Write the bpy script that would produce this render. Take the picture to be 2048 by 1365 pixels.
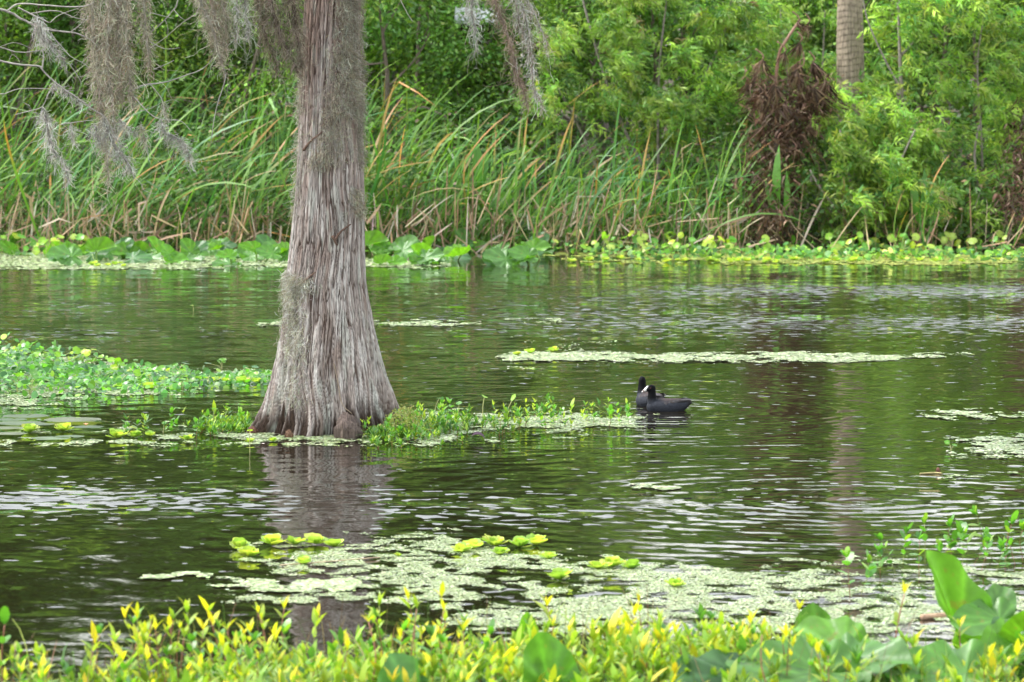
import bpy, math, random
import numpy as np
from mathutils import Vector, Matrix, Quaternion, Euler

for o in list(bpy.data.objects):
    bpy.data.objects.remove(o)
SC = bpy.context.scene
COL = SC.collection
random.seed(11)
rng = np.random.default_rng(11)

# ------------------------------------------------------------------ camera
CAM_H = 2.585                      # eye height above the water
FPX = 8533.3                       # 150 mm on a 36 mm sensor, in 2048-px units
PITCH = math.atan((682.5 - 132) / FPX)
cam_d = bpy.data.cameras.new('camera')
cam_d.lens = 150.0
cam_d.sensor_width = 36.0
cam_d.clip_start = 0.1
cam_d.clip_end = 3000.0
cam_d.dof.use_dof = True
cam_d.dof.focus_distance = 30.5
cam_d.dof.aperture_fstop = 6.3
cam = bpy.data.objects.new('camera', cam_d)
COL.objects.link(cam)
cam.location = (0, 0, CAM_H)
cam.rotation_euler = (math.pi / 2 - PITCH, 0, 0)
SC.camera = cam

# ------------------------------------------------------------------ sky, sun, exposure
SUN_EL, SUN_AZ = math.radians(56), math.radians(282)     # azimuth from +Y, clockwise
world = bpy.data.worlds.new('World')
SC.world = world
world.use_nodes = True
wn, wl = world.node_tree.nodes, world.node_tree.links
wn.clear()
sky = wn.new('ShaderNodeTexSky')
sky.sky_type = 'NISHITA'
sky.sun_disc = False
sky.sun_elevation = SUN_EL
sky.sun_rotation = SUN_AZ
sky.air_density = 2.2
sky.dust_density = 1.2
sky.ozone_density = 1.0
hsv = wn.new('ShaderNodeHueSaturation')          # thin white cloud over the whole sky
hsv.inputs['Saturation'].default_value = 0.30
bg = wn.new('ShaderNodeBackground')
bg.inputs['Strength'].default_value = 0.15
wo = wn.new('ShaderNodeOutputWorld')
wl.new(sky.outputs[0], hsv.inputs['Color'])
wl.new(hsv.outputs[0], bg.inputs['Color'])
wl.new(bg.outputs[0], wo.inputs['Surface'])
sun_d = bpy.data.lights.new('sun', 'SUN')
sun_d.energy = 1.5
sun_d.angle = math.radians(11)
sun_d.color = (1.0, 0.96, 0.90)
sun = bpy.data.objects.new('sun', sun_d)
COL.objects.link(sun)
sdir = Vector((math.sin(SUN_AZ) * math.cos(SUN_EL), math.cos(SUN_AZ) * math.cos(SUN_EL), math.sin(SUN_EL)))
sun.rotation_euler = sdir.to_track_quat('Z', 'Y').to_euler()
sun.location = sdir * 200

SC.view_settings.view_transform = 'Standard'
SC.view_settings.look = 'None'
SC.view_settings.gamma = 1.0
SC.view_settings.use_curve_mapping = False
SC.view_settings.exposure = 1.55
SC.render.engine = 'CYCLES'
SC.cycles.use_denoising = True
SC.cycles.use_adaptive_sampling = True
SC.cycles.adaptive_threshold = 0.03
SC.cycles.use_light_tree = False
SC.cycles.max_bounces = 4
SC.cycles.diffuse_bounces = 2
SC.cycles.glossy_bounces = 2
SC.cycles.transmission_bounces = 3
SC.cycles.sample_clamp_indirect = 8.0

# ------------------------------------------------------------------ helpers
def ray(u, v):
    c, s = math.cos(PITCH), math.sin(PITCH)
    a, b = u - 1024.0, 682.5 - v
    return Vector((a, FPX * c + b * s, -FPX * s + b * c))

def on(u, v, z=0.0):
    """where the sight line of photo pixel u, v meets height z"""
    d = ray(u, v)
    t = (z - CAM_H) / d.z
    return Vector((d.x * t, d.y * t, z))

def at(u, v, y):
    """the point of that sight line at distance y"""
    d = ray(u, v)
    t = y / d.y
    return Vector((d.x * t, y, CAM_H + d.z * t))

def ppm(y):
    return FPX / y

_tab = np.random.default_rng(5).random((64, 64, 64))
def vnoise(p):
    p = np.asarray(p, float)
    i = np.floor(p).astype(int)
    f = p - i
    f = f * f * (3 - 2 * f)
    i0, i1 = i & 63, (i + 1) & 63
    x0, y0, z0 = i0[..., 0], i0[..., 1], i0[..., 2]
    x1, y1, z1 = i1[..., 0], i1[..., 1], i1[..., 2]
    fx, fy, fz = f[..., 0], f[..., 1], f[..., 2]
    a = _tab[x0, y0, z0] * (1 - fx) + _tab[x1, y0, z0] * fx
    b = _tab[x0, y1, z0] * (1 - fx) + _tab[x1, y1, z0] * fx
    c = _tab[x0, y0, z1] * (1 - fx) + _tab[x1, y0, z1] * fx
    d = _tab[x0, y1, z1] * (1 - fx) + _tab[x1, y1, z1] * fx
    return (a * (1 - fy) + b * fy) * (1 - fz) + (c * (1 - fy) + d * fy) * fz

def sstep(a, b, x):
    t = np.clip((x - a) / (b - a), 0, 1)
    return t * t * (3 - 2 * t)

def unit(a):
    a = np.asarray(a, float)
    return a / np.maximum(np.linalg.norm(a, axis=-1, keepdims=True), 1e-9)

class Geo:
    """collects triangles / quads with a colour for each vertex"""
    def __init__(self):
        self.V, self.T, self.Q, self.C, self.n = [], [], [], [], 0
    def add(self, V, T=None, Q=None, C=(0.5, 0.5, 0.5)):
        V = np.asarray(V, float).reshape(-1, 3)
        C = np.asarray(C, float)
        if C.ndim == 1:
            C = np.broadcast_to(C, (len(V), 3))
        self.V.append(V)
        self.C.append(C)
        if T is not None and len(T):
            self.T.append(np.asarray(T, int) + self.n)
        if Q is not None and len(Q):
            self.Q.append(np.asarray(Q, int) + self.n)
        self.n += len(V)
    def mesh(self, name, mat, smooth=True):
        V = np.concatenate(self.V)
        C = np.concatenate(self.C)
        T = np.concatenate(self.T) if self.T else np.zeros((0, 3), int)
        Q = np.concatenate(self.Q) if self.Q else np.zeros((0, 4), int)
        me = bpy.data.meshes.new(name)
        me.vertices.add(len(V))
        me.vertices.foreach_set('co', V.astype(np.float32).ravel())
        nl = len(T) * 3 + len(Q) * 4
        me.loops.add(nl)
        me.loops.foreach_set('vertex_index', np.concatenate([T.ravel(), Q.ravel()]).astype(np.int32))
        me.polygons.add(len(T) + len(Q))
        st = np.concatenate([np.arange(len(T)) * 3, len(T) * 3 + np.arange(len(Q)) * 4])
        me.polygons.foreach_set('loop_start', st.astype(np.int32))
        me.polygons.foreach_set('use_smooth', np.full(len(T) + len(Q), smooth))
        me.update(calc_edges=True)
        at_ = me.attributes.new('tint', 'FLOAT_COLOR', 'POINT')
        at_.data.foreach_set('color', np.concatenate([C, np.ones((len(C), 1))], 1).astype(np.float32).ravel())
        me.materials.append(mat)
        return me

def link(name, data, parent=None):
    o = bpy.data.objects.new(name, data)
    COL.objects.link(o)
    if parent is not None:
        o.parent = parent
    return o

def tag(o, label=None, cat=None, group=None, kind=None):
    if label: o['label'] = label
    if cat: o['category'] = cat
    if group: o['group'] = group
    if kind: o['kind'] = kind
    return o

def thing(name, label, cat, loc=(0, 0, 0), rz=0.0, group=None, sc=1.0):
    o = link(name, None)
    o.empty_display_size = 0.1
    o.location = loc
    o.rotation_euler = (0, 0, rz)
    o.scale = (sc, sc, sc)
    return tag(o, label, cat, group)

def put(name, mesh, parent, M):
    o = link(name, mesh, parent)
    o.matrix_local = M
    return o

def frame(P, D, N):
    """matrix with local x along D, local z near N"""
    D = Vector(D).normalized()
    N = Vector(N)
    N = (N - D * N.dot(D))
    if N.length < 1e-5:
        N = D.orthogonal()
    N.normalize()
    S = N.cross(D)
    M = Matrix.Identity(4)
    for i in range(3):
        M[i][0], M[i][1], M[i][2], M[i][3] = D[i], S[i], N[i], P[i]
    return M

def scaled(M, s, sy=None):
    return M @ Matrix.Diagonal((s, sy if sy else s, s, 1))

def tube(g, pts, rad, sides=6, C=(0.3, 0.25, 0.2), cap=True):
    P = np.asarray([tuple(p) for p in pts], float)
    m = len(P)
    R = np.broadcast_to(np.asarray(rad, float), (m,))
    tan = unit(np.gradient(P, axis=0))
    ref = np.array([0.31, 0.2, 0.93]) if abs(tan[0][2]) < 0.8 else np.array([0.9, 0.3, 0.1])
    a = unit(ref - tan * (tan @ ref)[:, None])
    b = np.cross(tan, a)
    th = np.arange(sides) * 2 * math.pi / sides
    V = P[:, None] + R[:, None, None] * (a[:, None] * np.cos(th)[None, :, None] + b[:, None] * np.sin(th)[None, :, None])
    i = np.arange(m - 1)[:, None] * sides
    j = np.arange(sides)[None]
    j2 = (j + 1) % sides
    Q = np.stack([i + j, i + j2, i + sides + j2, i + sides + j], -1).reshape(-1, 4)
    V = V.reshape(-1, 3)
    T = []
    if cap:
        V = np.concatenate([V, P[:1], P[-1:]])
        n = m * sides
        for k in range(sides):
            T.append((n, (k + 1) % sides, k))
            T.append((n + 1, (m - 1) * sides + k, (m - 1) * sides + (k + 1) % sides))
    C = np.asarray(C, float)
    if C.ndim == 2:
        C = np.repeat(C, sides, 0)
        if cap:
            C = np.concatenate([C, C[:1], C[-1:]])
    g.add(V, T, Q, C)

# leaf outlines: (along, across, lift)
DIAMOND = (np.array([(0, 0, 0), (.45, -.5, .05), (.45, .5, .05), (1, 0, -.06)]), np.array([(0, 1, 3), (0, 3, 2)]))
LANCE = (np.array([(0, 0, 0), (.3, -.5, .05), (.3, .5, .05), (.68, -.38, .0), (.68, .38, .0), (1, 0, -.13)]),
         np.array([(0, 1, 2), (1, 3, 2), (2, 3, 4), (3, 5, 4)]))
OVAL = (np.array([(0, 0, 0), (.14, -.33, .03), (.14, .33, .03), (.5, -.5, .03), (.5, .5, .03), (.85, -.34, -.02), (.85, .34, -.02), (1, 0, -.06)]),
        np.array([(0, 1, 2), (1, 3, 2), (2, 3, 4), (3, 5, 4), (4, 5, 6), (5, 7, 6)]))

def leaves(g, P, D, N, L, W, C, tm=DIAMOND, tipC=None):
    P, D, N = np.asarray(P, float), unit(D), np.asarray(N, float)
    n = len(P)
    N = unit(N - D * np.sum(N * D, 1, keepdims=True))
    S = np.cross(N, D)
    t, tri = tm
    L = np.broadcast_to(np.asarray(L, float), (n,))[:, None, None]
    W = np.broadcast_to(np.asarray(W, float), (n,))[:, None, None]
    V = P[:, None] + D[:, None] * (t[None, :, 0:1] * L) + S[:, None] * (t[None, :, 1:2] * W) + N[:, None] * (t[None, :, 2:3] * L)
    k = len(t)
    T = (tri[None] + (np.arange(n) * k)[:, None, None]).reshape(-1, 3)
    C = np.asarray(C, float)
    if C.ndim == 1:
        C = np.broadcast_to(C, (n, 3))
    CC = np.repeat(C[:, None], k, 1)
    if tipC is not None:
        w = t[None, :, 0:1] ** 1.5
        CC = CC * (1 - w) + np.asarray(tipC, float).reshape(-1, 1, 3) * w
    g.add(V, T, None, CC.reshape(-1, 3))

def ribbons(g, P, S, Wp, C):
    """P n,m,3 paths; S n,3 side; Wp n,m half widths; C n,m,3"""
    n, m = P.shape[:2]
    A = P - S[:, None] * Wp[..., None]
    B = P + S[:, None] * Wp[..., None]
    V = np.stack([A, B], 2).reshape(-1, 3)
    k = np.arange(m - 1) * 2
    q = np.stack([k, k + 1, k + 3, k + 2], -1)
    Q = (q[None] + (np.arange(n) * m * 2)[:, None, None]).reshape(-1, 4)
    g.add(V, None, Q, np.repeat(C[:, :, None], 2, 2).reshape(-1, 3))

def jit(c, n, s=0.18, h=0.06, r=None):
    r = r or rng
    c = np.asarray(c, float)
    b = np.exp(r.normal(0, s, (n, 1)))
    return np.clip(c[None] * b * np.exp(r.normal(0, h, (n, 3))), 0, 0.9)

def mixcols(cols, wts, n, s=0.15, h=0.05, r=None):
    r = r or rng
    cols = np.asarray(cols, float)
    k = r.choice(len(cols), n, p=np.asarray(wts, float) / np.sum(wts))
    return np.clip(cols[k] * np.exp(r.normal(0, s, (n, 1))) * np.exp(r.normal(0, h, (n, 3))), 0, 0.9)

def rdir(n, r=None):
    return unit((r or rng).normal(0, 1, (n, 3)))

# ------------------------------------------------------------------ materials
def new_mat(name):
    m = bpy.data.materials.new(name)
    m.use_nodes = True
    nt = m.node_tree
    nt.nodes.clear()
    return m, nt.nodes, nt.links

def tint_mat(name, rough=0.5, spec=0.5, trans=0.0, tcol=(1.0, 1.0, 0.55), nscale=30.0, namp=0.25, rnd=0.25, bump=0.0, bscale=60.0, stretch=1.0, spots=0.0):
    """procedural surface whose base colour is the piece's own tint, varied by noise and from object to object"""
    m, N, L = new_mat(name)
    out = N.new('ShaderNodeOutputMaterial')
    a = N.new('ShaderNodeAttribute'); a.attribute_name = 'tint'
    tc = N.new('ShaderNodeTexCoord')
    no = N.new('ShaderNodeTexNoise'); no.inputs['Scale'].default_value = nscale; no.inputs['Detail'].default_value = 3
    mp = N.new('ShaderNodeMapping'); mp.inputs['Scale'].default_value = (1, 1, stretch)
    L.new(tc.outputs['Object'], mp.inputs['Vector'])
    L.new(mp.outputs[0], no.inputs['Vector'])
    mr = N.new('ShaderNodeMapRange')
    mr.inputs['From Min'].default_value = 0.25; mr.inputs['From Max'].default_value = 0.75
    mr.inputs['To Min'].default_value = 1 - namp; mr.inputs['To Max'].default_value = 1 + namp
    L.new(no.outputs['Fac'], mr.inputs['Value'])
    oi = N.new('ShaderNodeObjectInfo')
    mr2 = N.new('ShaderNodeMapRange')
    mr2.inputs['To Min'].default_value = 1 - rnd; mr2.inputs['To Max'].default_value = 1 + rnd
    L.new(oi.outputs['Random'], mr2.inputs['Value'])
    mu = N.new('ShaderNodeMath'); mu.operation = 'MULTIPLY'
    L.new(mr.outputs[0], mu.inputs[0]); L.new(mr2.outputs[0], mu.inputs[1])
    vm = N.new('ShaderNodeVectorMath'); vm.operation = 'SCALE'
    L.new(a.outputs['Color'], vm.inputs[0]); L.new(mu.outputs[0], vm.inputs['Scale'])
    if spots:      # brown and yellow blemishes of an old leaf
        n3 = N.new('ShaderNodeTexNoise'); n3.inputs['Scale'].default_value = spots; n3.inputs['Detail'].default_value = 6
        L.new(tc.outputs['Object'], n3.inputs['Vector'])
        m3 = N.new('ShaderNodeMapRange'); m3.inputs['From Min'].default_value = 0.64; m3.inputs['From Max'].default_value = 0.70; m3.inputs['To Max'].default_value = 0.7
        L.new(n3.outputs['Fac'], m3.inputs['Value'])
        mc = N.new('ShaderNodeMix'); mc.data_type = 'VECTOR'
        mc.inputs['B'].default_value = (0.20, 0.20, 0.05)
        L.new(m3.outputs[0], mc.inputs['Factor']); L.new(vm.outputs[0], mc.inputs['A'])
        vm = mc
    p = N.new('ShaderNodeBsdfPrincipled')
    p.inputs['Roughness'].default_value = rough
    p.inputs['Specular IOR Level'].default_value = spec
    vout = [o_ for o_ in vm.outputs if o_.enabled][0]
    L.new(vout, p.inputs['Base Color'])
    if bump:
        n2 = N.new('ShaderNodeTexNoise'); n2.inputs['Scale'].default_value = bscale; n2.inputs['Detail'].default_value = 4
        L.new(mp.outputs[0], n2.inputs['Vector'])
        b = N.new('ShaderNodeBump'); b.inputs['Strength'].default_value = bump; b.inputs['Distance'].default_value = 0.01
        L.new(n2.outputs['Fac'], b.inputs['Height']); L.new(b.outputs[0], p.inputs['Normal'])
    if trans:
        t = N.new('ShaderNodeBsdfTranslucent')
        v2 = N.new('ShaderNodeVectorMath'); v2.operation = 'MULTIPLY'
        v2.inputs[1].default_value = tcol
        L.new(vout, v2.inputs[0]); L.new(v2.outputs[0], t.inputs['Color'])
        mx = N.new('ShaderNodeMixShader'); mx.inputs[0].default_value = trans
        L.new(p.outputs[0], mx.inputs[1]); L.new(t.outputs[0], mx.inputs[2])
        L.new(mx.outputs[0], out.inputs['Surface'])
    else:
        L.new(p.outputs[0], out.inputs['Surface'])
    return m

M_LEAF = tint_mat('leaf', 0.45, 0.4, 0.38, (1.7, 1.9, 0.7), 20, 0.2, 0.2)
M_LEAFM = tint_mat('leaf_mass', 0.45, 0.25, 0.26, (1.6, 1.8, 0.7), 1.2, 0.3, 0.1)
M_WAX = tint_mat('waxy_leaf', 0.34, 0.5, 0.35, (1.9, 2.2, 0.5), 12, 0.2, 0.2)
M_REED = tint_mat('reed', 0.45, 0.4, 0.25, (1.5, 1.7, 0.6), 3, 0.25, 0.2)
M_DRY = tint_mat('dry_leaf', 0.8, 0.2, 0.15, (1.2, 1.0, 0.7), 8, 0.3, 0.2)
M_STEM = tint_mat('stem', 0.55, 0.4, 0.0, nscale=40, namp=0.2, rnd=0.2)
M_WOOD = tint_mat('twig_bark', 0.9, 0.15, 0.0, nscale=25, namp=0.35, rnd=0.15, bump=0.5)
M_BARK = tint_mat('cypress_bark', 0.9, 0.12, 0.0, nscale=110, namp=0.45, rnd=0.0, bump=0.9, bscale=150, stretch=0.10)
M_PALM = tint_mat('palm_bark', 0.9, 0.12, 0.0, nscale=40, namp=0.35, rnd=0.0, bump=0.6, bscale=60, stretch=0.25)
M_LILY = tint_mat('lily_leaf', 0.38, 0.5, 0.30, (1.8, 2.1, 0.5), 5, 0.25, 0.22, bump=0.25, bscale=9, spots=4.5)
M_MOSS = tint_mat('hanging_moss', 0.9, 0.1, 0.2, (1.1, 1.05, 0.9), 9, 0.3, 0.1)
M_DUCK = tint_mat('duckweed', 0.45, 0.4, 0.0, nscale=6, namp=0.15, rnd=0.05)
M_FEATHER = tint_mat('feathers', 0.7, 0.12, 0.0, nscale=90, namp=0.3, rnd=0.0, bump=0.3, bscale=140)
M_PLAIN = tint_mat('plain', 0.5, 0.4, 0.0, nscale=20, namp=0.12, rnd=0.0)
# ------------------------------------------------------------------ ground
def shore(x):
    return 60.3 + 0.5 * np.sin(x * 0.9) + 0.35 * np.sin(x * 2.3 + 1.0)

def ground_z(x, y):
    x, y = np.asarray(x, float), np.asarray(y, float)
    s = shore(x)
    far = np.clip((y - s) * 0.22, -0.7, 0.5) + np.clip((y - s - 3) * 0.02, 0, 2.0)
    near = np.clip((9.5 - y) * 0.25, -0.7, 0.95)
    side = np.clip((np.abs(x) - 70) * 0.1, -0.7, 1.2)
    z = np.maximum(np.maximum(far, near), side)
    return z + 0.12 * (vnoise(np.stack([x * .6, y * .6, x * 0], -1)) - 0.5)

xs = np.concatenate([[-900, -400, -200, -120], np.linspace(-90, 90, 181), [120, 200, 400, 900]])
ys = np.concatenate([[-600, -200, -60], np.linspace(-20, 50, 60), np.linspace(50.5, 90, 80), [110, 150, 300, 700, 1500]])
X, Y = np.meshgrid(xs, ys)
g = Geo()
nx, ny = len(xs), len(ys)
i, j = np.meshgrid(np.arange(nx - 1), np.arange(ny - 1))
a = (j * nx + i).ravel()
g.add(np.stack([X, Y, ground_z(X, Y)], -1), None, np.stack([a, a + 1, a + nx + 1, a + nx], -1), (0.055, 0.042, 0.026))
M_SOIL = tint_mat('muddy_soil', 0.95, 0.2, 0.0, nscale=2.5, namp=0.5, rnd=0, bump=1.0, bscale=12)
tag(link('ground', g.mesh('ground', M_SOIL)), 'dark muddy soil of the pond banks', 'ground', kind='structure')

# ------------------------------------------------------------------ water
def water_material():
    m, N, L = new_mat('pond_water')
    out = N.new('ShaderNodeOutputMaterial')
    geo = N.new('ShaderNodeNewGeometry')
    sep = N.new('ShaderNodeSeparateXYZ'); L.new(geo.outputs['Position'], sep.inputs[0])
    def math_(op, a, b=None, c=None):
        n = N.new('ShaderNodeMath'); n.operation = op
        for k, v in enumerate((a, b, c)):
            if v is None: continue
            if isinstance(v, (int, float)): n.inputs[k].default_value = v
            else: L.new(v, n.inputs[k])
        return n.outputs[0]
    def noise(sx, sy, rot, detail, off=0.0, rough=0.5):
        mp = N.new('ShaderNodeMapping'); mp.vector_type = 'TEXTURE'
        mp.inputs['Rotation'].default_value = (0, 0, rot)
        mp.inputs['Scale'].default_value = (1 / sx, 1 / sy, 1)
        mp.inputs['Location'].default_value = (off, off * .7, 0)
        L.new(geo.outputs['Position'], mp.inputs['Vector'])
        t = N.new('ShaderNodeTexNoise'); t.inputs['Scale'].default_value = 1.0
        t.inputs['Detail'].default_value = detail; t.inputs['Roughness'].default_value = rough
        L.new(mp.outputs[0], t.inputs['Vector'])
        return t
    px, py = sep.outputs[0], sep.outputs[1]
    warp = noise(0.35, 0.22, 0.2, 2, 3.0)
    def zone(cx, sx, cy, sy, amp):
        """a patch of wind-ruffled water: soft edged, broken up by noise"""
        w1 = math_('MULTIPLY', math_('SUBTRACT', warp.outputs['Fac'], 0.5), 3.0)
        dx = math_('DIVIDE', math_('ADD', math_('SUBTRACT', px, cx), math_('MULTIPLY', w1, 1.0)), sx)
        dy = math_('DIVIDE', math_('ADD', math_('SUBTRACT', py, cy), w1), sy)
        d2 = math_('ADD', math_('MULTIPLY', dx, dx), math_('MULTIPLY', dy, dy))
        return math_('MULTIPLY', math_('EXPONENT', math_('MULTIPLY', d2, -1.0)), amp)
    zn = 0.0
    for z in WIND:
        zn = math_('ADD', zone(*z), zn)
    zn = math_('MINIMUM', zn, 1.15)
    amp = math_('ADD', math_('MULTIPLY', zn, 0.09), 0.10)
    calm = math_('SUBTRACT', 1.0, math_('MINIMUM', math_('ADD', zone(-3.4, 2.6, dist_of(1180), 1.9, .8), zone(-0.6, 9.0, dist_of(528), 2.6, .6)), .85))
    amp = math_('MULTIPLY', amp, calm)
    n1 = noise(2.6, 5.0, 0.10, 1.0, 1.0)
    n2 = noise(8.0, 11.0, -0.15, 2.0, 9.0)
    n3 = noise(0.9, 1.6, 0.25, 1.0, 5.0)
    n4 = noise(6.4, 7.0, -0.30, 2.0, 21.0, 0.4)
    def comp(k):
        def ch(t, w):
            s = N.new('ShaderNodeSeparateColor'); L.new(t.outputs['Color'], s.inputs[0])
            return math_('MULTIPLY', math_('SUBTRACT', s.outputs[k], 0.5), w)
        return math_('ADD', math_('ADD', ch(n1, 1.1), ch(n2, 0.8)), ch(n3, 0.4))
    # wavelet crests facing the viewer's shore, more of them where the wind ruffles the pond
    crest = math_('MAXIMUM', math_('SUBTRACT', n4.outputs['Fac'], math_('SUBTRACT', 0.70, math_('MULTIPLY', zn, 0.19))), 0.0)
    cap = N.new('ShaderNodeMapRange'); L.new(py, cap.inputs['Value'])
    cap.inputs['From Min'].default_value = 26; cap.inputs['From Max'].default_value = 46
    cap.inputs['To Min'].default_value = 0.095; cap.inputs['To Max'].default_value = 0.16
    crest = math_('MINIMUM', math_('MULTIPLY', crest, 12.0), cap.outputs[0])
    sx_ = math_('MULTIPLY', math_('MULTIPLY', comp(0), amp), 0.6)
    sy_ = math_('SUBTRACT', math_('MULTIPLY', comp(1), amp), crest)
    # rings spreading from the two swimming birds
    for cx, cy, amp_, k_, dec in RINGS:
        dx, dy = math_('SUBTRACT', px, cx), math_('SUBTRACT', py, cy)
        rr = math_('SQRT', math_('ADD', math_('ADD', math_('MULTIPLY', dx, dx), math_('MULTIPLY', dy, dy)), 0.01))
        wv = math_('MULTIPLY', math_('MULTIPLY', math_('SINE', math_('MULTIPLY', rr, k_)), math_('EXPONENT', math_('MULTIPLY', rr, -dec))), amp_)
        sx_ = math_('ADD', sx_, math_('MULTIPLY', math_('DIVIDE', dx, rr), wv))
        sy_ = math_('ADD', sy_, math_('MULTIPLY', math_('DIVIDE', dy, rr), wv))
    cmb = N.new('ShaderNodeCombineXYZ'); L.new(sx_, cmb.inputs[0]); L.new(sy_, cmb.inputs[1]); cmb.inputs[2].default_value = 1.0
    nrm = N.new('ShaderNodeVectorMath'); nrm.operation = 'NORMALIZE'; L.new(cmb.outputs[0], nrm.inputs[0])
    p = N.new('ShaderNodeBsdfPrincipled')
    p.inputs['Base Color'].default_value = (0.013, 0.010, 0.005, 1)
    p.inputs['Roughness'].default_value = 0.03
    p.inputs['IOR'].default_value = 1.333
    L.new(nrm.outputs[0], p.inputs['Normal'])
    L.new(p.outputs[0], out.inputs['Surface'])
    return m

def dist_of(v):
    return on(1024, v).y
RINGS = [(on(1330, 822).x, on(1330, 822).y, .055, 34.0, .5), (on(1700, 1000).x, on(1700, 1000).y, .05, 27.0, .35)]
# ruffled patches: centre x, half width, centre y, half depth, strength
WIND = [
    (4.9, 4.6, dist_of(582), 2.0, 1.25),
    (4.2, 4.2, dist_of(650), 2.0, 1.0),
    (0.2, 2.4, dist_of(620), 2.4, .62),
    (-4.6, 2.0, dist_of(615), 1.5, .40),
    (-4.5, 2.0, dist_of(668), 1.0, .5),
    (-3.6, 1.5, dist_of(1010), 0.7, 1.0),
    (-1.8, 1.8, dist_of(1005), 0.9, .66),
    (0.6, 2.0, dist_of(1030), 1.0, .56),
    (2.8, 2.0, dist_of(990), 1.3, .34),
    (0.9, 1.9, dist_of(1200), 1.1, .55),
    (3.0, 1.8, dist_of(1200), 1.2, .7),
]
M_WATER = water_material()
me = bpy.data.meshes.new('water')
me.from_pydata([(-85, 7, 0), (85, 7, 0), (85, 64, 0), (-85, 64, 0)], [], [(0, 1, 2, 3)])
me.materials.append(M_WATER)
tag(link('water', me), 'dark green pond water with wind ripples', 'water', kind='structure')
# ------------------------------------------------------------------ the bald cypress
TREE = on(655, 862)
TY = TREE.y
TS = ppm(TY)                                        # px per metre there
def tz(v):
    return (862 - v) / TS
prof = np.array([  # photo row, left edge, right edge
    (-1400, 628, 696), (-600, 620, 712), (0, 612, 722), (100, 606, 722), (200, 601, 725), (300, 597, 728), (400, 590, 730), (500, 580, 730),
    (560, 573, 733), (600, 570, 738), (650, 565, 747), (700, 557, 758), (750, 547, 770), (800, 534, 786), (840, 518, 800), (862, 506, 806), (905, 485, 822)], float)
pz = (862 - prof[:, 0]) / TS
pc = ((prof[:, 1] + prof[:, 2]) / 2 - 655) / TS
pr = (prof[:, 2] - prof[:, 1]) / 2 / TS
o_ = np.argsort(pz)
pz, pc, pr = pz[o_], pc[o_], pr[o_]

NA = 470
zs = np.concatenate([np.linspace(-0.14, 3.15, 560), np.linspace(3.16, 7.5, 110)])
th = np.concatenate([np.linspace(-math.pi - .25, .25, 350, endpoint=False), np.linspace(.25, math.pi - .25, 70, endpoint=False)])
def trunk_radius(TH, Z):
    R = np.interp(Z, pz, pr)
    base = np.clip(1 - Z / 1.15, 0, 1) ** 1.6
    fl = (0.50 * np.cos(7 * TH + 0.6 + 0.35 * np.sin(2 * TH)) + 0.30 * np.cos(12 * TH + 2.0) + 0.22 * np.cos(17 * TH + 4.2 + 0.5 * np.sin(3 * TH)) + 0.12 * np.cos(29 * TH + 1.0))
    fl = np.where(fl > 0, fl * 0.55, fl * 1.1)
    return R * (1 + (0.025 + 0.22 * base) * fl) + R * 0.02 * (vnoise(np.stack([np.cos(TH) * 2 + 5, np.sin(TH) * 2 + 5, Z * 1.3], -1)) - .5)
TH, Z = np.meshgrid(th, zs)
R = trunk_radius(TH, Z)
arc = TH * 0.30                                     # metres round a nominal trunk
wob = 0.02 * (vnoise(np.stack([TH * 1.5, Z * 2.2, TH * 0 + 3], -1)) - .5) * 2
def strip(fx, fz, ph):
    p = np.stack([np.cos(TH + wob * 8) * 0.30 * fx + 20 + ph, np.sin(TH + wob * 8) * 0.30 * fx + 20, Z * fz + ph * 3], -1)
    return vnoise(p)
s1 = strip(66, 3.4, 0.0)
s2 = strip(120, 9.0, 7.3)
s3 = strip(30, 2.0, 13.1)
bw = sstep(1.1, .3, Z) if False else 1 - sstep(.3, 1.1, Z)
s1 = s1 * (1 - bw) + strip(110, 3.0, 17.7) * bw
s2 = s2 * (1 - bw) + strip(190, 7.0, 23.3) * bw
crack = np.clip(1 - np.abs(s1 - 0.5) / 0.075, 0, 1) * 1.0 + np.clip(1 - np.abs(s2 - 0.48) / 0.08, 0, 1) * 0.6
crack = np.clip(crack, 0, 1)
bumpy = (s3 - 0.5) * 0.012 + (s1 - .5) * 0.010 + (s2 - .5) * 0.006
R2 = R + bumpy - crack * 0.015
CX = np.interp(Z, pz, pc)
Vt = np.stack([TREE.x + CX + R2 * np.cos(TH), TY + 0.02 + R2 * np.sin(TH), Z], -1)
grey = np.array([0.335, 0.288, 0.265])
pale = np.array([0.50, 0.465, 0.44])
red = np.array([0.22, 0.15, 0.12])
dark = np.array([0.09, 0.058, 0.046])
w = sstep(0.45, 0.75, strip(75, 5.0, 31.0))[..., None]
col = grey * (1 - w) + pale * w
lo = vnoise(np.stack([np.cos(TH) * 3 + 9, np.sin(TH) * 3 + 9, Z * 1.1], -1))
ur = (sstep(1.9, 2.9, Z + (lo - .5) * 1.2) * 0.75)[..., None]
col = col * (1 - ur) + red * 1.15 * ur
rr = (sstep(0.62, 0.8, strip(40, 4.0, 51.0)) * 0.5)[..., None]
col = col * (1 - rr) + red * rr
col = col * (1 - crack[..., None] * 0.95) + dark * crack[..., None] * 0.95
wet = (1 - sstep(0.05, 0.26, Z + (lo - .5) * 0.16 + (s1 - .5) * .30))[..., None]
col = col * (1 - wet) + np.array([0.034, 0.022, 0.016]) * wet
li = (sstep(0.62, 0.75, vnoise(np.stack([np.cos(TH) * 9 + 3, np.sin(TH) * 9 + 3, Z * 6], -1))) * 0.4 * (1 - crack))[..., None]
col = col * (1 - li) + np.array([0.42, 0.45, 0.40]) * li
m, n = Z.shape
i, j = np.meshgrid(np.arange(n), np.arange(m - 1))
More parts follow.
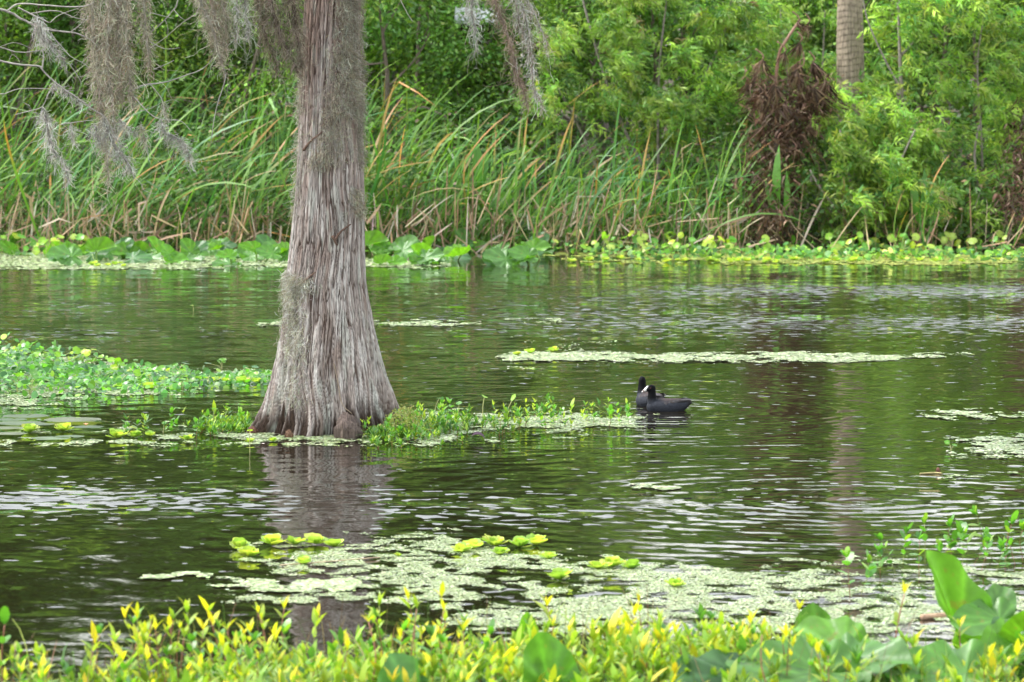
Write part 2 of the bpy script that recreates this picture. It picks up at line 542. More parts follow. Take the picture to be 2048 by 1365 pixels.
a, b = (j * n + i).ravel(), (j * n + (i + 1) % n).ravel()
g = Geo()
g.add(Vt, None, np.stack([a, b, b + n, a + n], -1), col.reshape(-1, 3))
cyp = thing('cypress_tree', 'big grey bald cypress with flared fluted base standing in the pond', 'tree', (0, 0, 0))
link('trunk', g.mesh('trunk', M_BARK), cyp)

def trunk_pt(theta, z, out=0.0):
    r = float(trunk_radius(np.array(theta), np.array(z))) + out
    return Vector((TREE.x + float(np.interp(z, pz, pc)) + r * math.cos(theta), TY + 0.02 + r * math.sin(theta), z))

# limbs over the picture, a few knees and snags at the foot
def bend(pts, k=8):
    """smooth a polyline (Catmull-Rom)"""
    P = [Vector(p) for p in pts]
    out = []
    for q in range(len(P) - 1):
        p0, p1, p2, p3 = P[max(q - 1, 0)], P[q], P[q + 1], P[min(q + 2, len(P) - 1)]
        for s in range(k):
            t = s / k
            out.append(0.5 * ((2 * p1) + (p2 - p0) * t + (2 * p0 - 5 * p1 + 4 * p2 - p3) * t * t + (3 * p1 - p0 - 3 * p2 + p3) * t ** 3))
    out.append(P[-1])
    return out

def limb(pts, r0, r1, name, parent, C=(0.26, 0.22, 0.19), sides=8, k=8):
    g = Geo()
    B = bend(pts, k)
    B = [p + Vector((rng.normal(0, r0 * .12), rng.normal(0, r0 * .12), rng.normal(0, r0 * .12))) for p in B]
    tube(g, B, np.linspace(r0, r1, len(B)), sides, C)
    return link(name, g.mesh(name, M_WOOD), parent)

limb([at(655, -330, TY), at(560, -300, TY - .1), at(420, -160, TY - .25), at(250, -85, TY - .3), at(120, -70, TY - .35)], .075, .018, 'branch', cyp)
limb([at(660, -560, TY), at(780, -520, TY - .1), at(900, -300, TY - .2), at(1000, -110, TY - .2), at(1080, -50, TY - .2)], .07, .014, 'branch', cyp)
limb([at(640, -240, TY), at(590, -200, TY - .2), at(540, -60, TY - .3), at(500, -30, TY - .3)], .04, .012, 'branch', cyp)
limb([at(655, -900, TY), at(720, -980, TY + .4), at(860, -1120, TY + .9)], .06, .015, 'branch', cyp)
limb([at(655, -1000, TY), at(560, -1150, TY + .3), at(430, -1260, TY + .6)], .06, .015, 'branch', cyp)
# leafy top out of the picture
gl = Geo()
for cx, cv, cy in ((860, -1120, .9), (430, -1260, .6), (660, -1400, 0), (760, -1330, -.3), (560, -1000, .9)):
    c = at(cx, cv, TY + cy)
    P = np.array(c) + rng.normal(0, 1, (1500, 3)) * np.array([.5, .5, .3])
    leaves(gl, P, rdir(1500) * [1, 1, .5] + [0, 0, -.3], rdir(1500) + [0, 0, .8], .09, .03, jit((.09, .15, .04), 1500))
link('crown', gl.mesh('crown', M_LEAFM), cyp)

# knee at the foot (rounded, peeling) and small broken root stubs
def knob(name, c, rx, ry, rz, C, parent, rough=.2):
    nt, npv = 28, 18
    ph = np.linspace(0.0, math.pi, npv)
    t_ = np.arange(nt) * 2 * math.pi / nt
    PH, T_ = np.meshgrid(ph, t_, indexing='ij')
    D = np.stack([np.sin(PH) * np.cos(T_), np.sin(PH) * np.sin(T_), np.cos(PH)], -1)
    rad = 1 + rough * (vnoise(D * [5, 5, 1.5] + 11 + c.x) - .5) + rough * .8 * (vnoise(D * [14, 14, 3] + 4) - .5)
    V = np.array(c) + D * rad[..., None] * [rx, ry, rz]
    ii, jj = np.meshgrid(np.arange(nt), np.arange(npv - 1))
    A, B = (jj * nt + ii).ravel(), (jj * nt + (ii + 1) % nt).ravel()
    g = Geo()
    f = vnoise(D * [12, 12, 3] + 7)[..., None]
    g.add(V, None, np.stack([A, A + nt, B + nt, B], -1), (np.array(C) * (0.5 + f)).reshape(-1, 3))
    return link(name, g.mesh(name, M_BARK), parent)
kc = on(694, 878); kc.z = 0.045
knob('knee', kc + Vector((0, .02, -.01)), .085, .09, .12, (.15, .115, .10), cyp, .55)
knob('root_stub', on(578, 877) + Vector((0, 0, .02)), .028, .03, .035, (.15, .09, .06), cyp, .4)
knob('root_stub', on(505, 868) + Vector((0, .0, .015)), .035, .03, .035, (.15, .08, .06), cyp, .4)
for pts, r in (([(612, 560), (622, 552), (636, 541)], .010), ([(672, 478), (682, 462), (700, 447)], .011), ([(668, 470), (676, 488)], .013), ([(610, 300), (628, 280), (650, 262)], .010)):
    B = []
    for k, (u, v) in enumerate(pts):
        p = at(u, v, TY)
        z = p.z
        dx = p.x - (TREE.x + float(np.interp(z, pz, pc)))
        rr_ = float(np.interp(z, pz, pr))
        thh = math.acos(max(-1, min(1, dx / rr_)))
        B.append(trunk_pt(-thh, z, 0.008 + 0.006 * k))
    limb(B, r, r * .4, 'snag', cyp, (.13, .085, .065), 6, 4)
# hanging vine on the lower trunk
vp = []
for u, v in ((672, 720), (680, 755), (686, 790), (694, 806), (708, 818)):
    p = at(u, v, TY); z = p.z
    dx = p.x - (TREE.x + float(np.interp(z, pz, pc))); rr_ = float(np.interp(z, pz, pr))
    vp.append(trunk_pt(-math.acos(max(-1, min(1, dx / rr_))), z, 0.012))
limb(vp, .0035, .0025, 'vine', cyp, (.34, .27, .2), 5, 5)

# ------------------------------------------------------------------ spanish moss
def moss_hairs(g, base, down, n_seg, L, wd, C, curl=1.15):
    n = len(base)
    d = unit(down)
    P = [base]
    for s in range(n_seg):
        d = unit(d + rng.normal(0, curl, (n, 3)) * .55 + np.array([0, 0, -.18]))
        P.append(P[-1] + d * (L / n_seg)[:, None])
    P = np.stack(P, 1)
    S = rdir(n)
    S[:, 1] *= .35
    S = unit(S)
    Wp = np.linspace(1, .35, n_seg + 1)[None] * (wd[:, None] if np.ndim(wd) else wd)
    Wp = np.broadcast_to(Wp, (n, n_seg + 1))
    Cc = np.repeat(C[:, None], n_seg + 1, 1) * np.linspace(.85, 1.15, n_seg + 1)[None, :, None]
    ribbons(g, P, S, Wp, Cc)

GREYS = [(.38, .38, .31), (.48, .48, .42), (.28, .25, .19), (.36, .36, .26)]
BROWNS = [(.33, .28, .22), (.41, .38, .31), (.24, .19, .14), (.37, .37, .27), (.45, .44, .37)]
SILVER = [(.56, .56, .52), (.46, .46, .42), (.38, .37, .33)]
def moss(label, ropes, cols, y, dens=1.0, hair=.075, name='spanish_moss'):
    """ropes: lists of (u, v, radius px); hairs stick out all along them"""
    g = Geo()
    for rope in ropes:
        yy = y + rng.normal(0, .03)
        q = np.array(rope, float)
        s = ppm(yy)
        B = bend([at(u, v, yy) for u, v, _ in rope], 10)
        m_ = len(B)
        rad = np.interp(np.linspace(0, 1, m_), np.linspace(0, 1, len(rope)), q[:, 2]) / s
        B = np.array([tuple(p) for p in B])
        seg = np.linalg.norm(np.diff(B, axis=0), axis=1)
        w_ = np.append(seg, seg[-1]) * (rad + .012)
        n_ = int(dens * w_.sum() * 19000) + 50
        k = rng.choice(m_, n_, p=w_ / w_.sum())
        f = rng.random((n_, 1))
        kn = np.minimum(k + 1, m_ - 1)
        c = B[k] * (1 - f) + B[kn] * f
        off = rdir(n_) * (rng.random((n_, 1)) ** .6) * (rad[k][:, None]) * (.45 + 1.1 * vnoise(np.stack([k * .35, k * 0., k * 0. + len(rope)], -1))[:, None])
        C = mixcols(cols, [1.0] * len(cols), n_, .22, .05)
        moss_hairs(g, c + off, unit(off) * .55 + [0, 0, -.75], 4, hair * np.exp(rng.normal(0, .35, n_)), .0021, C)
        nl_ = n_ // 14           # long loose threads
        moss_hairs(g, (c + off)[:nl_], np.tile([0, 0, -1.], (nl_, 1)) + rng.normal(0, .3, (nl_, 3)), 7, .20 * np.exp(rng.normal(0, .35, nl_)), .0016, C[:nl_], .8)
        tube(g, B, np.maximum(rad * .22, .002), 5, np.array(cols[-1]) * .7)
    o = link(name, g.mesh(name, M_MOSS))
    tag(o, label, 'moss', 'spanish moss hanging from the cypress')
    return o
MY = TY - .3
moss('longest thick grey-brown moss curtain hanging from the limb, tip reaching lowest', [
    [(196, -90, 12), (186, 0, 15), (186, 60, 18), (194, 130, 17), (200, 200, 14), (208, 262, 10), (214, 320, 5), (217, 370, 2)],
    [(222, -90, 13), (222, 0, 15), (216, 60, 15), (216, 140, 14), (224, 210, 10), (232, 265, 5)]], BROWNS, MY, 1.25)
moss('moss rope with two strands just beside the longest curtain', [
    [(256, -90, 13), (252, 0, 15), (252, 60, 15), (256, 120, 13), (262, 180, 8), (266, 215, 4)],
    [(240, -80, 10), (236, 40, 12), (240, 130, 10), (238, 200, 6)]], BROWNS, MY + .05, 1.2)
moss('shorter dark moss strand on the trunk side of the longest curtain', [
    [(290, -90, 11), (288, 0, 12), (292, 60, 11), (298, 110, 6), (296, 152, 3)]], BROWNS, MY + .02, 1.1)
moss('silver moss tuft spreading at the foot of the longest curtain', [
    [(206, 236, 12), (218, 270, 15), (234, 300, 17), (250, 318, 13), (264, 345, 3)], [(190, 250, 9), (198, 285, 7)], [(238, 240, 6), (262, 262, 6), (276, 270, 2)]], SILVER, MY - .04, .9)
moss('broad moss fringe narrowing to a tail between curtain and trunk', [
    [(395, -80, 12), (400, 0, 15), (420, 45, 18), (434, 90, 12), (444, 128, 6), (452, 148, 2)], [(440, -80, 12), (444, 0, 16), (452, 50, 12), (446, 100, 8)], [(410, -60, 14), (424, 10, 18), (436, 60, 14)]], BROWNS, MY, 1.0)
moss('small silver moss wisp beside the broad fringe', [[(492, -60, 10), (490, 10, 13), (495, 50, 9), (498, 78, 2)], [(470, -50, 6), (474, 40, 5), (470, 90, 2)]], SILVER + GREYS[:1], MY, .8)
moss('dark moss mass drooping against the upper trunk', [
    [(530, -90, 20), (540, 0, 22), (556, 60, 17), (574, 100, 12), (596, 140, 5)], [(580, -80, 18), (586, 0, 22), (594, 70, 16), (604, 130, 6)], [(508, -70, 12), (520, 20, 14), (530, 70, 8), (550, 120, 5), (556, 148, 3)]], [(.22, .19, .15), (.29, .26, .20), (.16, .13, .10)], MY + .1, 1.2)
moss('silver moss tip hanging from the far limb above the reeds', [[(950, -60, 9), (944, 0, 11), (944, 30, 10), (950, 58, 6), (955, 98, 1)]], SILVER, TY - .2, .9)
moss('longest brown moss rope of the strands over the reeds', [[(968, -70, 9), (988, 0, 11), (1008, 48, 11), (1022, 95, 10), (1032, 140, 9), (1046, 178, 8), (1056, 214, 3)]], [(.33, .25, .19), (.28, .21, .16), (.36, .30, .24)], TY - .2, 1.2, .055)
moss('pale moss strand ending in a wispy fork over the reeds', [[(1014, -60, 7), (1030, 0, 8), (1040, 50, 7), (1056, 90, 7), (1064, 135, 7), (1066, 170, 5), (1074, 192, 2), (1090, 202, 1)], [(1066, 176, 3), (1078, 196, 1), (1086, 218, 1)], [(1040, 0, 6), (1052, 40, 5), (1062, 96, 4)]], SILVER + BROWNS[:1], TY - .22, 1.0, .06)
moss('outermost short moss strand over the bright willow', [[(1040, -60, 8), (1054, 0, 8), (1070, 30, 7), (1082, 60, 5), (1092, 85, 3), (1094, 112, 1)]], BROWNS + SILVER[:1], TY - .2, 1.0, .055)

# moss that clothes the trunk
def trunk_moss(label, spec, cols, dens=1.0, L=.055):
    g = Geo()
    for (u0, v0, w0), (u1, v1, w1), n_ in spec:
        t = rng.random(n_)
        u = u0 + (u1 - u0) * t + rng.normal(0, 1, n_) * (w0 + (w1 - w0) * t) * .5
        v = v0 + (v1 - v0) * t + rng.normal(0, 6, n_)
        z = (862 - v) / TS
        cx = TREE.x + np.interp(z, pz, pc)
        rr_ = np.interp(z, pz, pr)
        x = (u - 1024) / TS
        dx = np.clip((x - cx) / rr_, -1.0, 1.0)
        a_ = -np.arccos(dx) + rng.normal(0, .12, n_)
        r_ = trunk_radius(a_, z) + rng.random(n_) * .02
        P = np.stack([cx + r_ * np.cos(a_), TY + .02 + r_ * np.sin(a_), z], -1)
        out = np.stack([np.cos(a_), np.sin(a_), a_ * 0], -1)
        moss_hairs(g, P, out * .5 + [0, 0, -.7] + rng.normal(0, .25, (n_, 3)), 4, L * np.exp(rng.normal(0, .35, n_)), .0019, mixcols(cols, [1] * len(cols), n_, .2, .05))
    tag(link('trunk_moss', g.mesh('trunk_moss', M_MOSS)), label, 'moss', 'moss clothing the cypress trunk')
trunk_moss('pale moss thickly clothing the reed side of the upper trunk', [((700, -20, 26), (706, 130, 26), 2604), ((708, 120, 22), (712, 230, 18), 1612), ((718, 220, 8), (722, 330, 7), 558)], GREYS + BROWNS[:1])
trunk_moss('thin moss running down the bare-branch side of the upper trunk', [((606, 60, 12), (602, 220, 10), 465), ((602, 200, 8), (592, 430, 8), 434)], GREYS)
trunk_moss('moss smear across the middle of the trunk front', [((690, 90, 24), (676, 230, 34), 1178), ((672, 220, 36), (660, 330, 30), 930), ((655, 300, 14), (625, 330, 10), 186)], BROWNS + GREYS[:1])
trunk_moss('tangled moss knot at the waist of the trunk, trailing towards the water', [((580, 545, 20), (590, 590, 24), 1054), ((598, 552, 22), (612, 570, 22), 434), ((584, 590, 20), (592, 700, 24), 1178), ((592, 690, 20), (600, 800, 14), 434)], GREYS + SILVER[:1])
trunk_moss('small moss patch low on the reed side of the trunk', [((714, 382, 7), (719, 426, 6), 620), ], BROWNS + GREYS[:1])

# ------------------------------------------------------------------ neighbouring bare cypress: trunk out of view, twigs reaching in
NB = on(-420, 850)
nb = thing('bare_cypress_tree', 'bare grey twigs of a neighbouring tree reaching in beside the moss curtain', 'tree')
limb([Vector((NB.x, NB.y, -.2)), Vector((NB.x, NB.y, .6)), Vector((NB.x + .04, NB.y, 2.0)), Vector((NB.x + .1, NB.y, 4)), Vector((NB.x + .1, NB.y, 7))], .24, .06, 'trunk', nb, (.3, .27, .25), 14)
TW = [
    ([(-420, -30), (-200, -30), (-60, 10), (10, 22), (50, 42), (95, 60), (140, 65), (172, 74)], 7, 3),
    ([(15, 22), (40, 8), (100, 12), (160, 14), (188, 6)], 4, 2),
    ([(36, 16), (75, 35), (98, 46)], 4, 2), ([(60, 28), (110, 22), (150, 36), (178, 40)], 3, 1.4),
    ([(-420, 60), (-150, 70), (-40, 85), (0, 95), (40, 105), (88, 100)], 4, 2),
    ([(-420, 90), (-150, 95), (-40, 110), (0, 122), (40, 130), (78, 133), (86, 142), (110, 165), (145, 190), (180, 215), (212, 238), (236, 286), (256, 296)], 5, 2),
    ([(84, 140), (87, 118), (85, 98)], 3.5, 2.5), ([(95, 62), (118, 88), (140, 112), (168, 128), (178, 138)], 2.6, 1.2),
    ([(10, 188), (40, 178), (90, 178), (150, 182)], 2.2, 1), ([(-80, 200), (-30, 190), (10, 188)], 3, 2.2),
    ([(140, 130), (160, 160), (162, 174)], 2, 1), ([(30, 230), (60, 222), (84, 214), (96, 190), (110, 166)], 2, 1.5),
    ([(120, 250), (150, 245), (190, 240)], 1.8, 1.2), ([(18, 122), (24, 110), (34, 116), (40, 126)], 1.5, 1), ([(100, 46), (120, 30), (160, 16)], 2, 1.2),
    ([(0, 94), (30, 86), (64, 98)], 1.6, 1), ([(140, 65), (160, 50), (170, 36)], 1.8, 1), ([(172, 74), (186, 84), (196, 96)], 2, 1), ([(60, 212), (46, 204), (52, 196)], 1.5, .9),
    ([(178, 280), (186, 296), (192, 312)], 1.4, .8)]
TW2 = [
    ([(262, 182), (290, 170), (330, 165), (370, 152), (405, 138), (428, 114)], 3.4, 1.6),
    ([(380, -110), (356, 0), (345, 22), (325, 45), (300, 66)], 3.6, 1.8), ([(420, -100), (396, 20), (385, 32), (360, 50), (330, 76), (300, 96)], 2.6, 1.4),
    ([(348, 20), (360, 34), (372, 42)], 2, 1), ([(300, 26), (325, 32), (348, 38)], 1.8, 1), ([(300, 84), (330, 98), (360, 96)], 1.8, 1),
    ([(268, 194), (300, 228), (325, 240), (360, 242), (382, 262)], 2.4, 1.2), ([(300, 168), (318, 190), (326, 205), (330, 236), (338, 244)], 2, 1.4),
    ([(452, 148), (448, 168), (436, 205), (428, 240), (422, 286)], 2.6, 1.6), ([(326, 206), (345, 200), (358, 205)], 1.4, .8), ([(306, 140), (330, 130), (348, 121)], 2, 1.2),
    ([(820, -300), (812, -60), (800, -10), (812, 22), (826, 44)], 2.6, 1.2), ([(330, 40), (336, 58), (334, 78)], 1.4, .8), ([(280, 222), (300, 218), (326, 204)], 1.6, 1)]
for lst, par in ((TW, nb), (TW2, cyp)):
    for pts, t0, t1 in lst:
        yy = TY - .35 + rng.normal(0, .06)
        limb([at(u, v, yy) for u, v in pts], t0 / 2 / TS, t1 / 2 / TS, 'twig', par, (.33, .31, .28), 6, 5)
YT = TY - .36
moss('slim silver moss tuft hanging from the lowest bare twig', [[(86, 214, 5), (92, 240, 12), (98, 275, 14), (108, 305, 9), (124, 318, 4)], [(120, 312, 4), (132, 335, 4), (138, 362, 1)]], SILVER, YT, .9)
moss('drooping silver moss tuft on the twig tip nearest the trunk', [[(322, 240, 6), (328, 265, 12), (346, 272, 12), (364, 285, 11), (376, 305, 8), (384, 332, 2)]], SILVER, YT, .9)
moss('loose silver moss on the topmost bare twigs', [[(70, 34, 6), (84, 60, 12), (100, 85, 12), (118, 105, 8), (133, 134, 2)], [(78, 40, 8), (88, 85, 9)]], SILVER, YT, .8)
moss('tiny moss wisp between the lowest twig and the longest curtain', [[(140, 245, 4), (144, 262, 5), (146, 284, 1)]], SILVER, YT, .8)
moss('thin moss sleeve along the slanting bare twig', [[(104, 178, 4), (112, 168, 4), (140, 188, 5), (166, 206, 5)]], SILVER, YT, .7)
moss('little moss tuft dangling below the middle bare twig', [[(330, 205, 4), (330, 222, 5), (336, 240, 1)]], GREYS, YT, .7)
moss('small grey moss shred below the tip of the slanting twig', [[(280, 246, 2), (290, 278, 5), (296, 298, 1)]], GREYS, YT, .7)
# ------------------------------------------------------------------ background trees
def gz(x, y):
    return float(ground_z(np.array([x]), np.array([y]))[0])

def make_tree(seed, h, r0, low, cols, wts, n_clump, n_leaf, spread, lsize, trunkC, stems=1, limbs=9):
    """returns (trunk mesh, crown mesh): tapered stem(s), limbs, leaf clumps at their ends"""
    r = np.random.default_rng(seed)
    gt, gl = Geo(), Geo()
    tips = []
    for s in range(stems):
        ang = r.random() * 6.28
        lean = r.normal(0, .10, 2) + (np.array([math.cos(ang), math.sin(ang)]) * .16 if stems > 1 else 0)
        hh = h * (.8 + .2 * r.random()) * .9
        P, p = [], np.array([0., 0., -.25])
        if stems > 1:
            p[:2] = [math.cos(ang) * .25, math.sin(ang) * .25]
        for k in range(10):
            P.append(p.copy())
            lean = lean + r.normal(0, .07, 2)
            p = p + np.array([lean[0], lean[1], 1.0]) * hh / 9
        P = np.array(P)
        rr = r0 / math.sqrt(stems) * np.linspace(1, .18, 10)
        tube(gt, P, rr, 8, trunkC)
        for q in range(limbs):
            f = low + (1 - low) * (q + r.random()) / limbs
            i0 = min(int(f * 9), 8)
            b = P[i0] + (P[i0 + 1] - P[i0]) * (f * 9 - i0)
            a = r.random() * 6.28
            L = spread * (1.1 - .55 * f) * (.6 + .6 * r.random())
            d = np.array([math.cos(a), math.sin(a), .35 + .4 * r.random()])
            Q = [b]
            for k in range(4):
                d = unit(d + r.normal(0, .25, 3))
                Q.append(Q[-1] + d * L / 4)
            tube(gt, Q, np.linspace(rr[i0] * .5, .012, 5), 5, trunkC, False)
            tips += [Q[2], Q[3], Q[4], Q[4]]
        tips += [P[-1], P[-2], P[-1]]
    tips = np.array(tips)
    for k in range(n_clump):
        c = tips[r.integers(len(tips))] + r.normal(0, spread * .16, 3)
        c[2] = max(c[2], .35)
        n = int(n_leaf * (.5 + r.random()))
        rad = spread * (.13 + .14 * r.random())
        o = r.normal(0, 1, (n, 3)) * [rad, rad, rad * .6]
        lc = mixcols(cols, wts, 1, .38, .06, r)[0]
        C = jit(lc, n, .2, .05, r)
        D = unit(o + r.normal(0, rad * .6, (n, 3)) + [0, 0, -.35 * rad])
        Nn = unit(r.normal(0, .6, (n, 3)) + [0, 0, .9])
        leaves(gl, c + o, D, Nn, lsize * np.exp(r.normal(0, .25, n)), lsize * .5 * np.exp(r.normal(0, .25, n)), C, DIAMOND)
    return gt.mesh('trunk', M_WOOD), gl.mesh('crown', M_LEAFM)

G_MID = [(.12, .23, .036), (.085, .18, .035), (.19, .31, .045), (.07, .14, .04)]
G_DARK = [(.045, .095, .022), (.06, .125, .022), (.035, .075, .02)]
TALL = [make_tree(101 + k, 10.2, .16, .22, G_DARK + G_MID, [2, 2, 1, 1, 1, .5, 1], 110, 150, 2.3, .17, (.22, .19, .17)) for k in range(3)]
BUSH = [make_tree(201 + k, 4.6, .10, .16, G_MID, [3, 2, 2, 1], 85, 150, 1.35, .085, (.15, .12, .10), 3, 8) for k in range(3)]

def place_tree(proto, name, label, cat, u, y, rz, sc, group):
    x = at(u, 400, y).x
    t = thing(name, label, cat, (x, y, gz(x, y)), rz, group, sc)
    link('trunk', proto[0], t)
    link('crown', proto[1], t)
    return t
for k, (u, y, s) in enumerate([(-260, 68, 1.1), (60, 67.5, 1.05), (205, 70, 1.12), (345, 68.5, 1.05), (560, 71, 1.1), (800, 69, 1.05), (1010, 72, 1.1), (1230, 75, .95), (1440, 78, .9), (1660, 79, .88), (1880, 78, .9), (2110, 80, .88), (2330, 79, .88), (-480, 70, 1.1), (-700, 69, 1), (2560, 83, .9),
                             (120, 76, 1.2), (470, 77, 1.15), (900, 77, 1.2), (1330, 86, 1.0), (1770, 88, 1.0), (2200, 88, 1.0)]):
    place_tree(TALL[k % 3], 'tall_tree', 'tall tree of the wood behind the bank, seen mostly mirrored in the pond', 'tree', u, y, k * 1.3, s, 'tall trees behind the bank')
BL = ['dark leafy shrub beyond the reeds behind the bare twigs', 'leafy shrub behind the longest moss curtain', 'green shrub between moss curtain and cypress trunk', 'leafy shrub hidden behind the cypress trunk',
      'green shrub with dark stems just beside the upper cypress trunk', 'leafy shrub under the pale hut roof', 'shrub behind the hanging moss ropes', 'shrub filling behind the bright willow crown',
      'shrub behind the dead brown fronds', 'shrub behind the palm trunk', 'shrub behind the willow in the picture corner', 'shrub at the far end of the willow thicket']
for k, (u, y, s) in enumerate([(-40, 64, 1.0), (190, 65, 1.05), (420, 64.2, .95), (610, 65, 1.0), (800, 63.6, 1.0), (915, 65.4, .85), (1090, 64.8, 1.0), (1330, 66, 1.1), (1560, 66, 1.05), (1780, 66, 1.1), (1960, 65.5, 1.0), (2150, 66, 1.1)]):
    place_tree(BUSH[k % 3], 'understory_shrub', BL[k], 'shrub', u, y, k * 2.1, s, 'shrubs behind the reeds')
place_tree(BUSH[1], 'understory_shrub', 'shrub outside the view past the bare twigs', 'shrub', -300, 64.5, 1.0, 1.0, 'shrubs behind the reeds')

# the wood far behind, one mass
g = Geo()
n = 34000
P = np.stack([rng.uniform(-40, 40, n), rng.uniform(90, 106, n), rng.random(n) ** .9 * 14], -1)
keep = P[:, 2] < np.where(P[:, 0] > 1.5, 8.5, 10.) + 4.5 * vnoise(np.stack([P[:, 0] * .3, P[:, 1] * .1, P[:, 0] * 0], -1))
P = P[keep]; n = len(P)
leaves(g, P, rdir(n), rdir(n) + [0, -.6, .5], .55, .38, mixcols(G_DARK, [1, 1, 1], n, .25))
tag(link('far_wood', g.mesh('far_wood', M_LEAFM)), 'dark green wood closing the view far behind the bank', 'wood', kind='stuff')

# ------------------------------------------------------------------ small hut glimpsed between the trees
HY = 64.4
hp = at(935, 60, HY)
hut = thing('small_hut', 'pale roof of a small brown hut glimpsed between the shrubs', 'hut', (hp.x + .15, HY, gz(hp.x, HY)))
def box(g, x0, x1, y0, y1, z0, z1, C):
    V = [(x, y, z) for z in (z0, z1) for y in (y0, y1) for x in (x0, x1)]
    Q = [(0, 2, 3, 1), (4, 5, 7, 6), (0, 1, 5, 4), (2, 6, 7, 3), (0, 4, 6, 2), (1, 3, 7, 5)]
    g.add(V, None, Q, C)
hz = hp.z - gz(hp.x, HY)
g = Geo(); box(g, -.25, .25, 0, 1.0, 0, hz + .1, (.06, .04, .035)); link('wall', g.mesh('wall', M_WOOD, False), hut)
g = Geo()
g.add([(-.34, -.15, hz + .1), (.34, -.15, hz + .07), (.34, .55, hz + .28), (-.34, .55, hz + .31), (-.34, -.15, hz + .14), (.34, -.15, hz + .11), (.34, .55, hz + .32), (-.34, .55, hz + .35), (-.34, 1.2, hz + .05), (.34, 1.2, hz + .05)],
      [], [(0, 3, 2, 1), (4, 5, 6, 7), (0, 1, 5, 4), (7, 6, 9, 8), (3, 8, 9, 2)], (.55, .57, .62))
link('roof', g.mesh('roof', M_PLAIN, False), hut)

# ------------------------------------------------------------------ willow thicket
W_COLS = [(.28, .47, .07), (.20, .40, .08), (.35, .52, .08), (.10, .25, .06), (.44, .53, .10), (.26, .20, .10)]
def willow(name, label, base_u, y, blobs, n_shoot, stems, group='willow bushes on the bank', seed=1):
    """blobs: (u, v, ru, rv, weight) where the shoots hang; y depth; stems: polylines in photo pixels"""
    r = np.random.default_rng(seed)
    b0 = at(base_u, 480, y)
    t = thing(name, label, 'bush', (b0.x, y, gz(b0.x, y)), 0, group)
    o = np.array(t.location)
    gs, gl = Geo(), Geo()
    w = np.array([b[4] for b in blobs], float); w /= w.sum()
    k = r.choice(len(blobs), n_shoot, p=w)
    B = np.array(blobs, float)[k]
    s = ppm(y)
    q = r.normal(0, .55, (n_shoot, 2))
    ncl = max(len(blobs) * 9, 12)                 # shoots gather on twigs, leaving hollows between
    cid = r.integers(0, 9, n_shoot)
    cq = r.normal(0, .55, (len(blobs), 9, 2))
    q = cq[k, cid] + r.normal(0, .18, (n_shoot, 2))
    cdep = r.normal(0, .5, (len(blobs), 9))
    cbr = np.exp(r.normal(0, .22, (len(blobs), 9)))
    caz = r.normal(.4, 1.1, (len(blobs), 9))
    c0 = np.array([tuple(at(b[0], b[1], y)) for b in blobs])[k]
    dep = cdep[k, cid] + r.normal(0, .13, n_shoot)
    top = c0 + np.stack([q[:, 0] * B[:, 2] / s, dep, q[:, 1] * B[:, 3] / s], -1)
    top[:, 2] = np.maximum(top[:, 2], .25)
    az = caz[k, cid] + r.normal(0, .5, n_shoot)
    d = np.stack([np.cos(az) * .8, -np.abs(np.sin(az)) * .5 + r.normal(0, .3, n_shoot), .55 + .3 * r.random(n_shoot)], -1)
    Ls = .30 * np.exp(r.normal(0, .25, n_shoot))
    cc = mixcols(W_COLS, [3, 2, 2, 2, 1, .25], n_shoot, .14, .04, r) * cbr[k, cid][:, None]
    m = 15
    pts = [top - unit(d) * Ls[:, None] * .5]
    dd = unit(d)
    for i_ in range(m):
        dd = unit(dd + np.array([0, 0, -.13]) + r.normal(0, .05, (n_shoot, 3)))
        pts.append(pts[-1] + dd * (Ls / m)[:, None])
    pts = np.stack(pts, 1)
    S = unit(np.cross(dd, [0, 1, .2]))
    ribbons(gs, pts[:, ::3] - o, S, np.full((n_shoot, len(range(0, m + 1, 3))), .003), np.repeat(np.full((n_shoot, 1, 3), 1.) * [.20, .24, .08], len(range(0, m + 1, 3)), 1))
    for i_ in range(1, m + 1):
        tan = unit(pts[:, i_] - pts[:, i_ - 1])
        side = unit(np.cross(tan, rdir(n_shoot, r)))
        D = unit(tan * .75 + side * .75 + [0, 0, -.35])
        L = .10 * np.exp(r.normal(0, .2, n_shoot)) * (1.0 if i_ < m - 3 else .7)
        yng = np.array([.20, .33, .035])
        f = (i_ / m) ** 3 * .7
        leaves(gl, pts[:, i_] - o, D, np.cross(D, side) + r.normal(0, .4, (n_shoot, 3)) + [0, -.2, .6], L * 1.1, L * .21, jit((1, 1, 1), n_shoot, .15, .04, r) * (cc * (1 - f) + yng * f), LANCE)
    gw = Geo()
    for st, t0, t1 in stems:
        Bp = bend([at(u, v, y + dy) for u, v, dy in st], 5)
        tube(gw, [p - Vector(o) for p in Bp], np.linspace(t0, t1, len(Bp)) / 2 / s, 6, (.26, .23, .20))
    link('stems', gw.mesh('stems', M_WOOD), t)
    link('foliage', gl.mesh('foliage', M_LEAFM), t)
    tag(link('shoots', gs.mesh('shoots', M_STEM), t), kind='stuff')
    return t
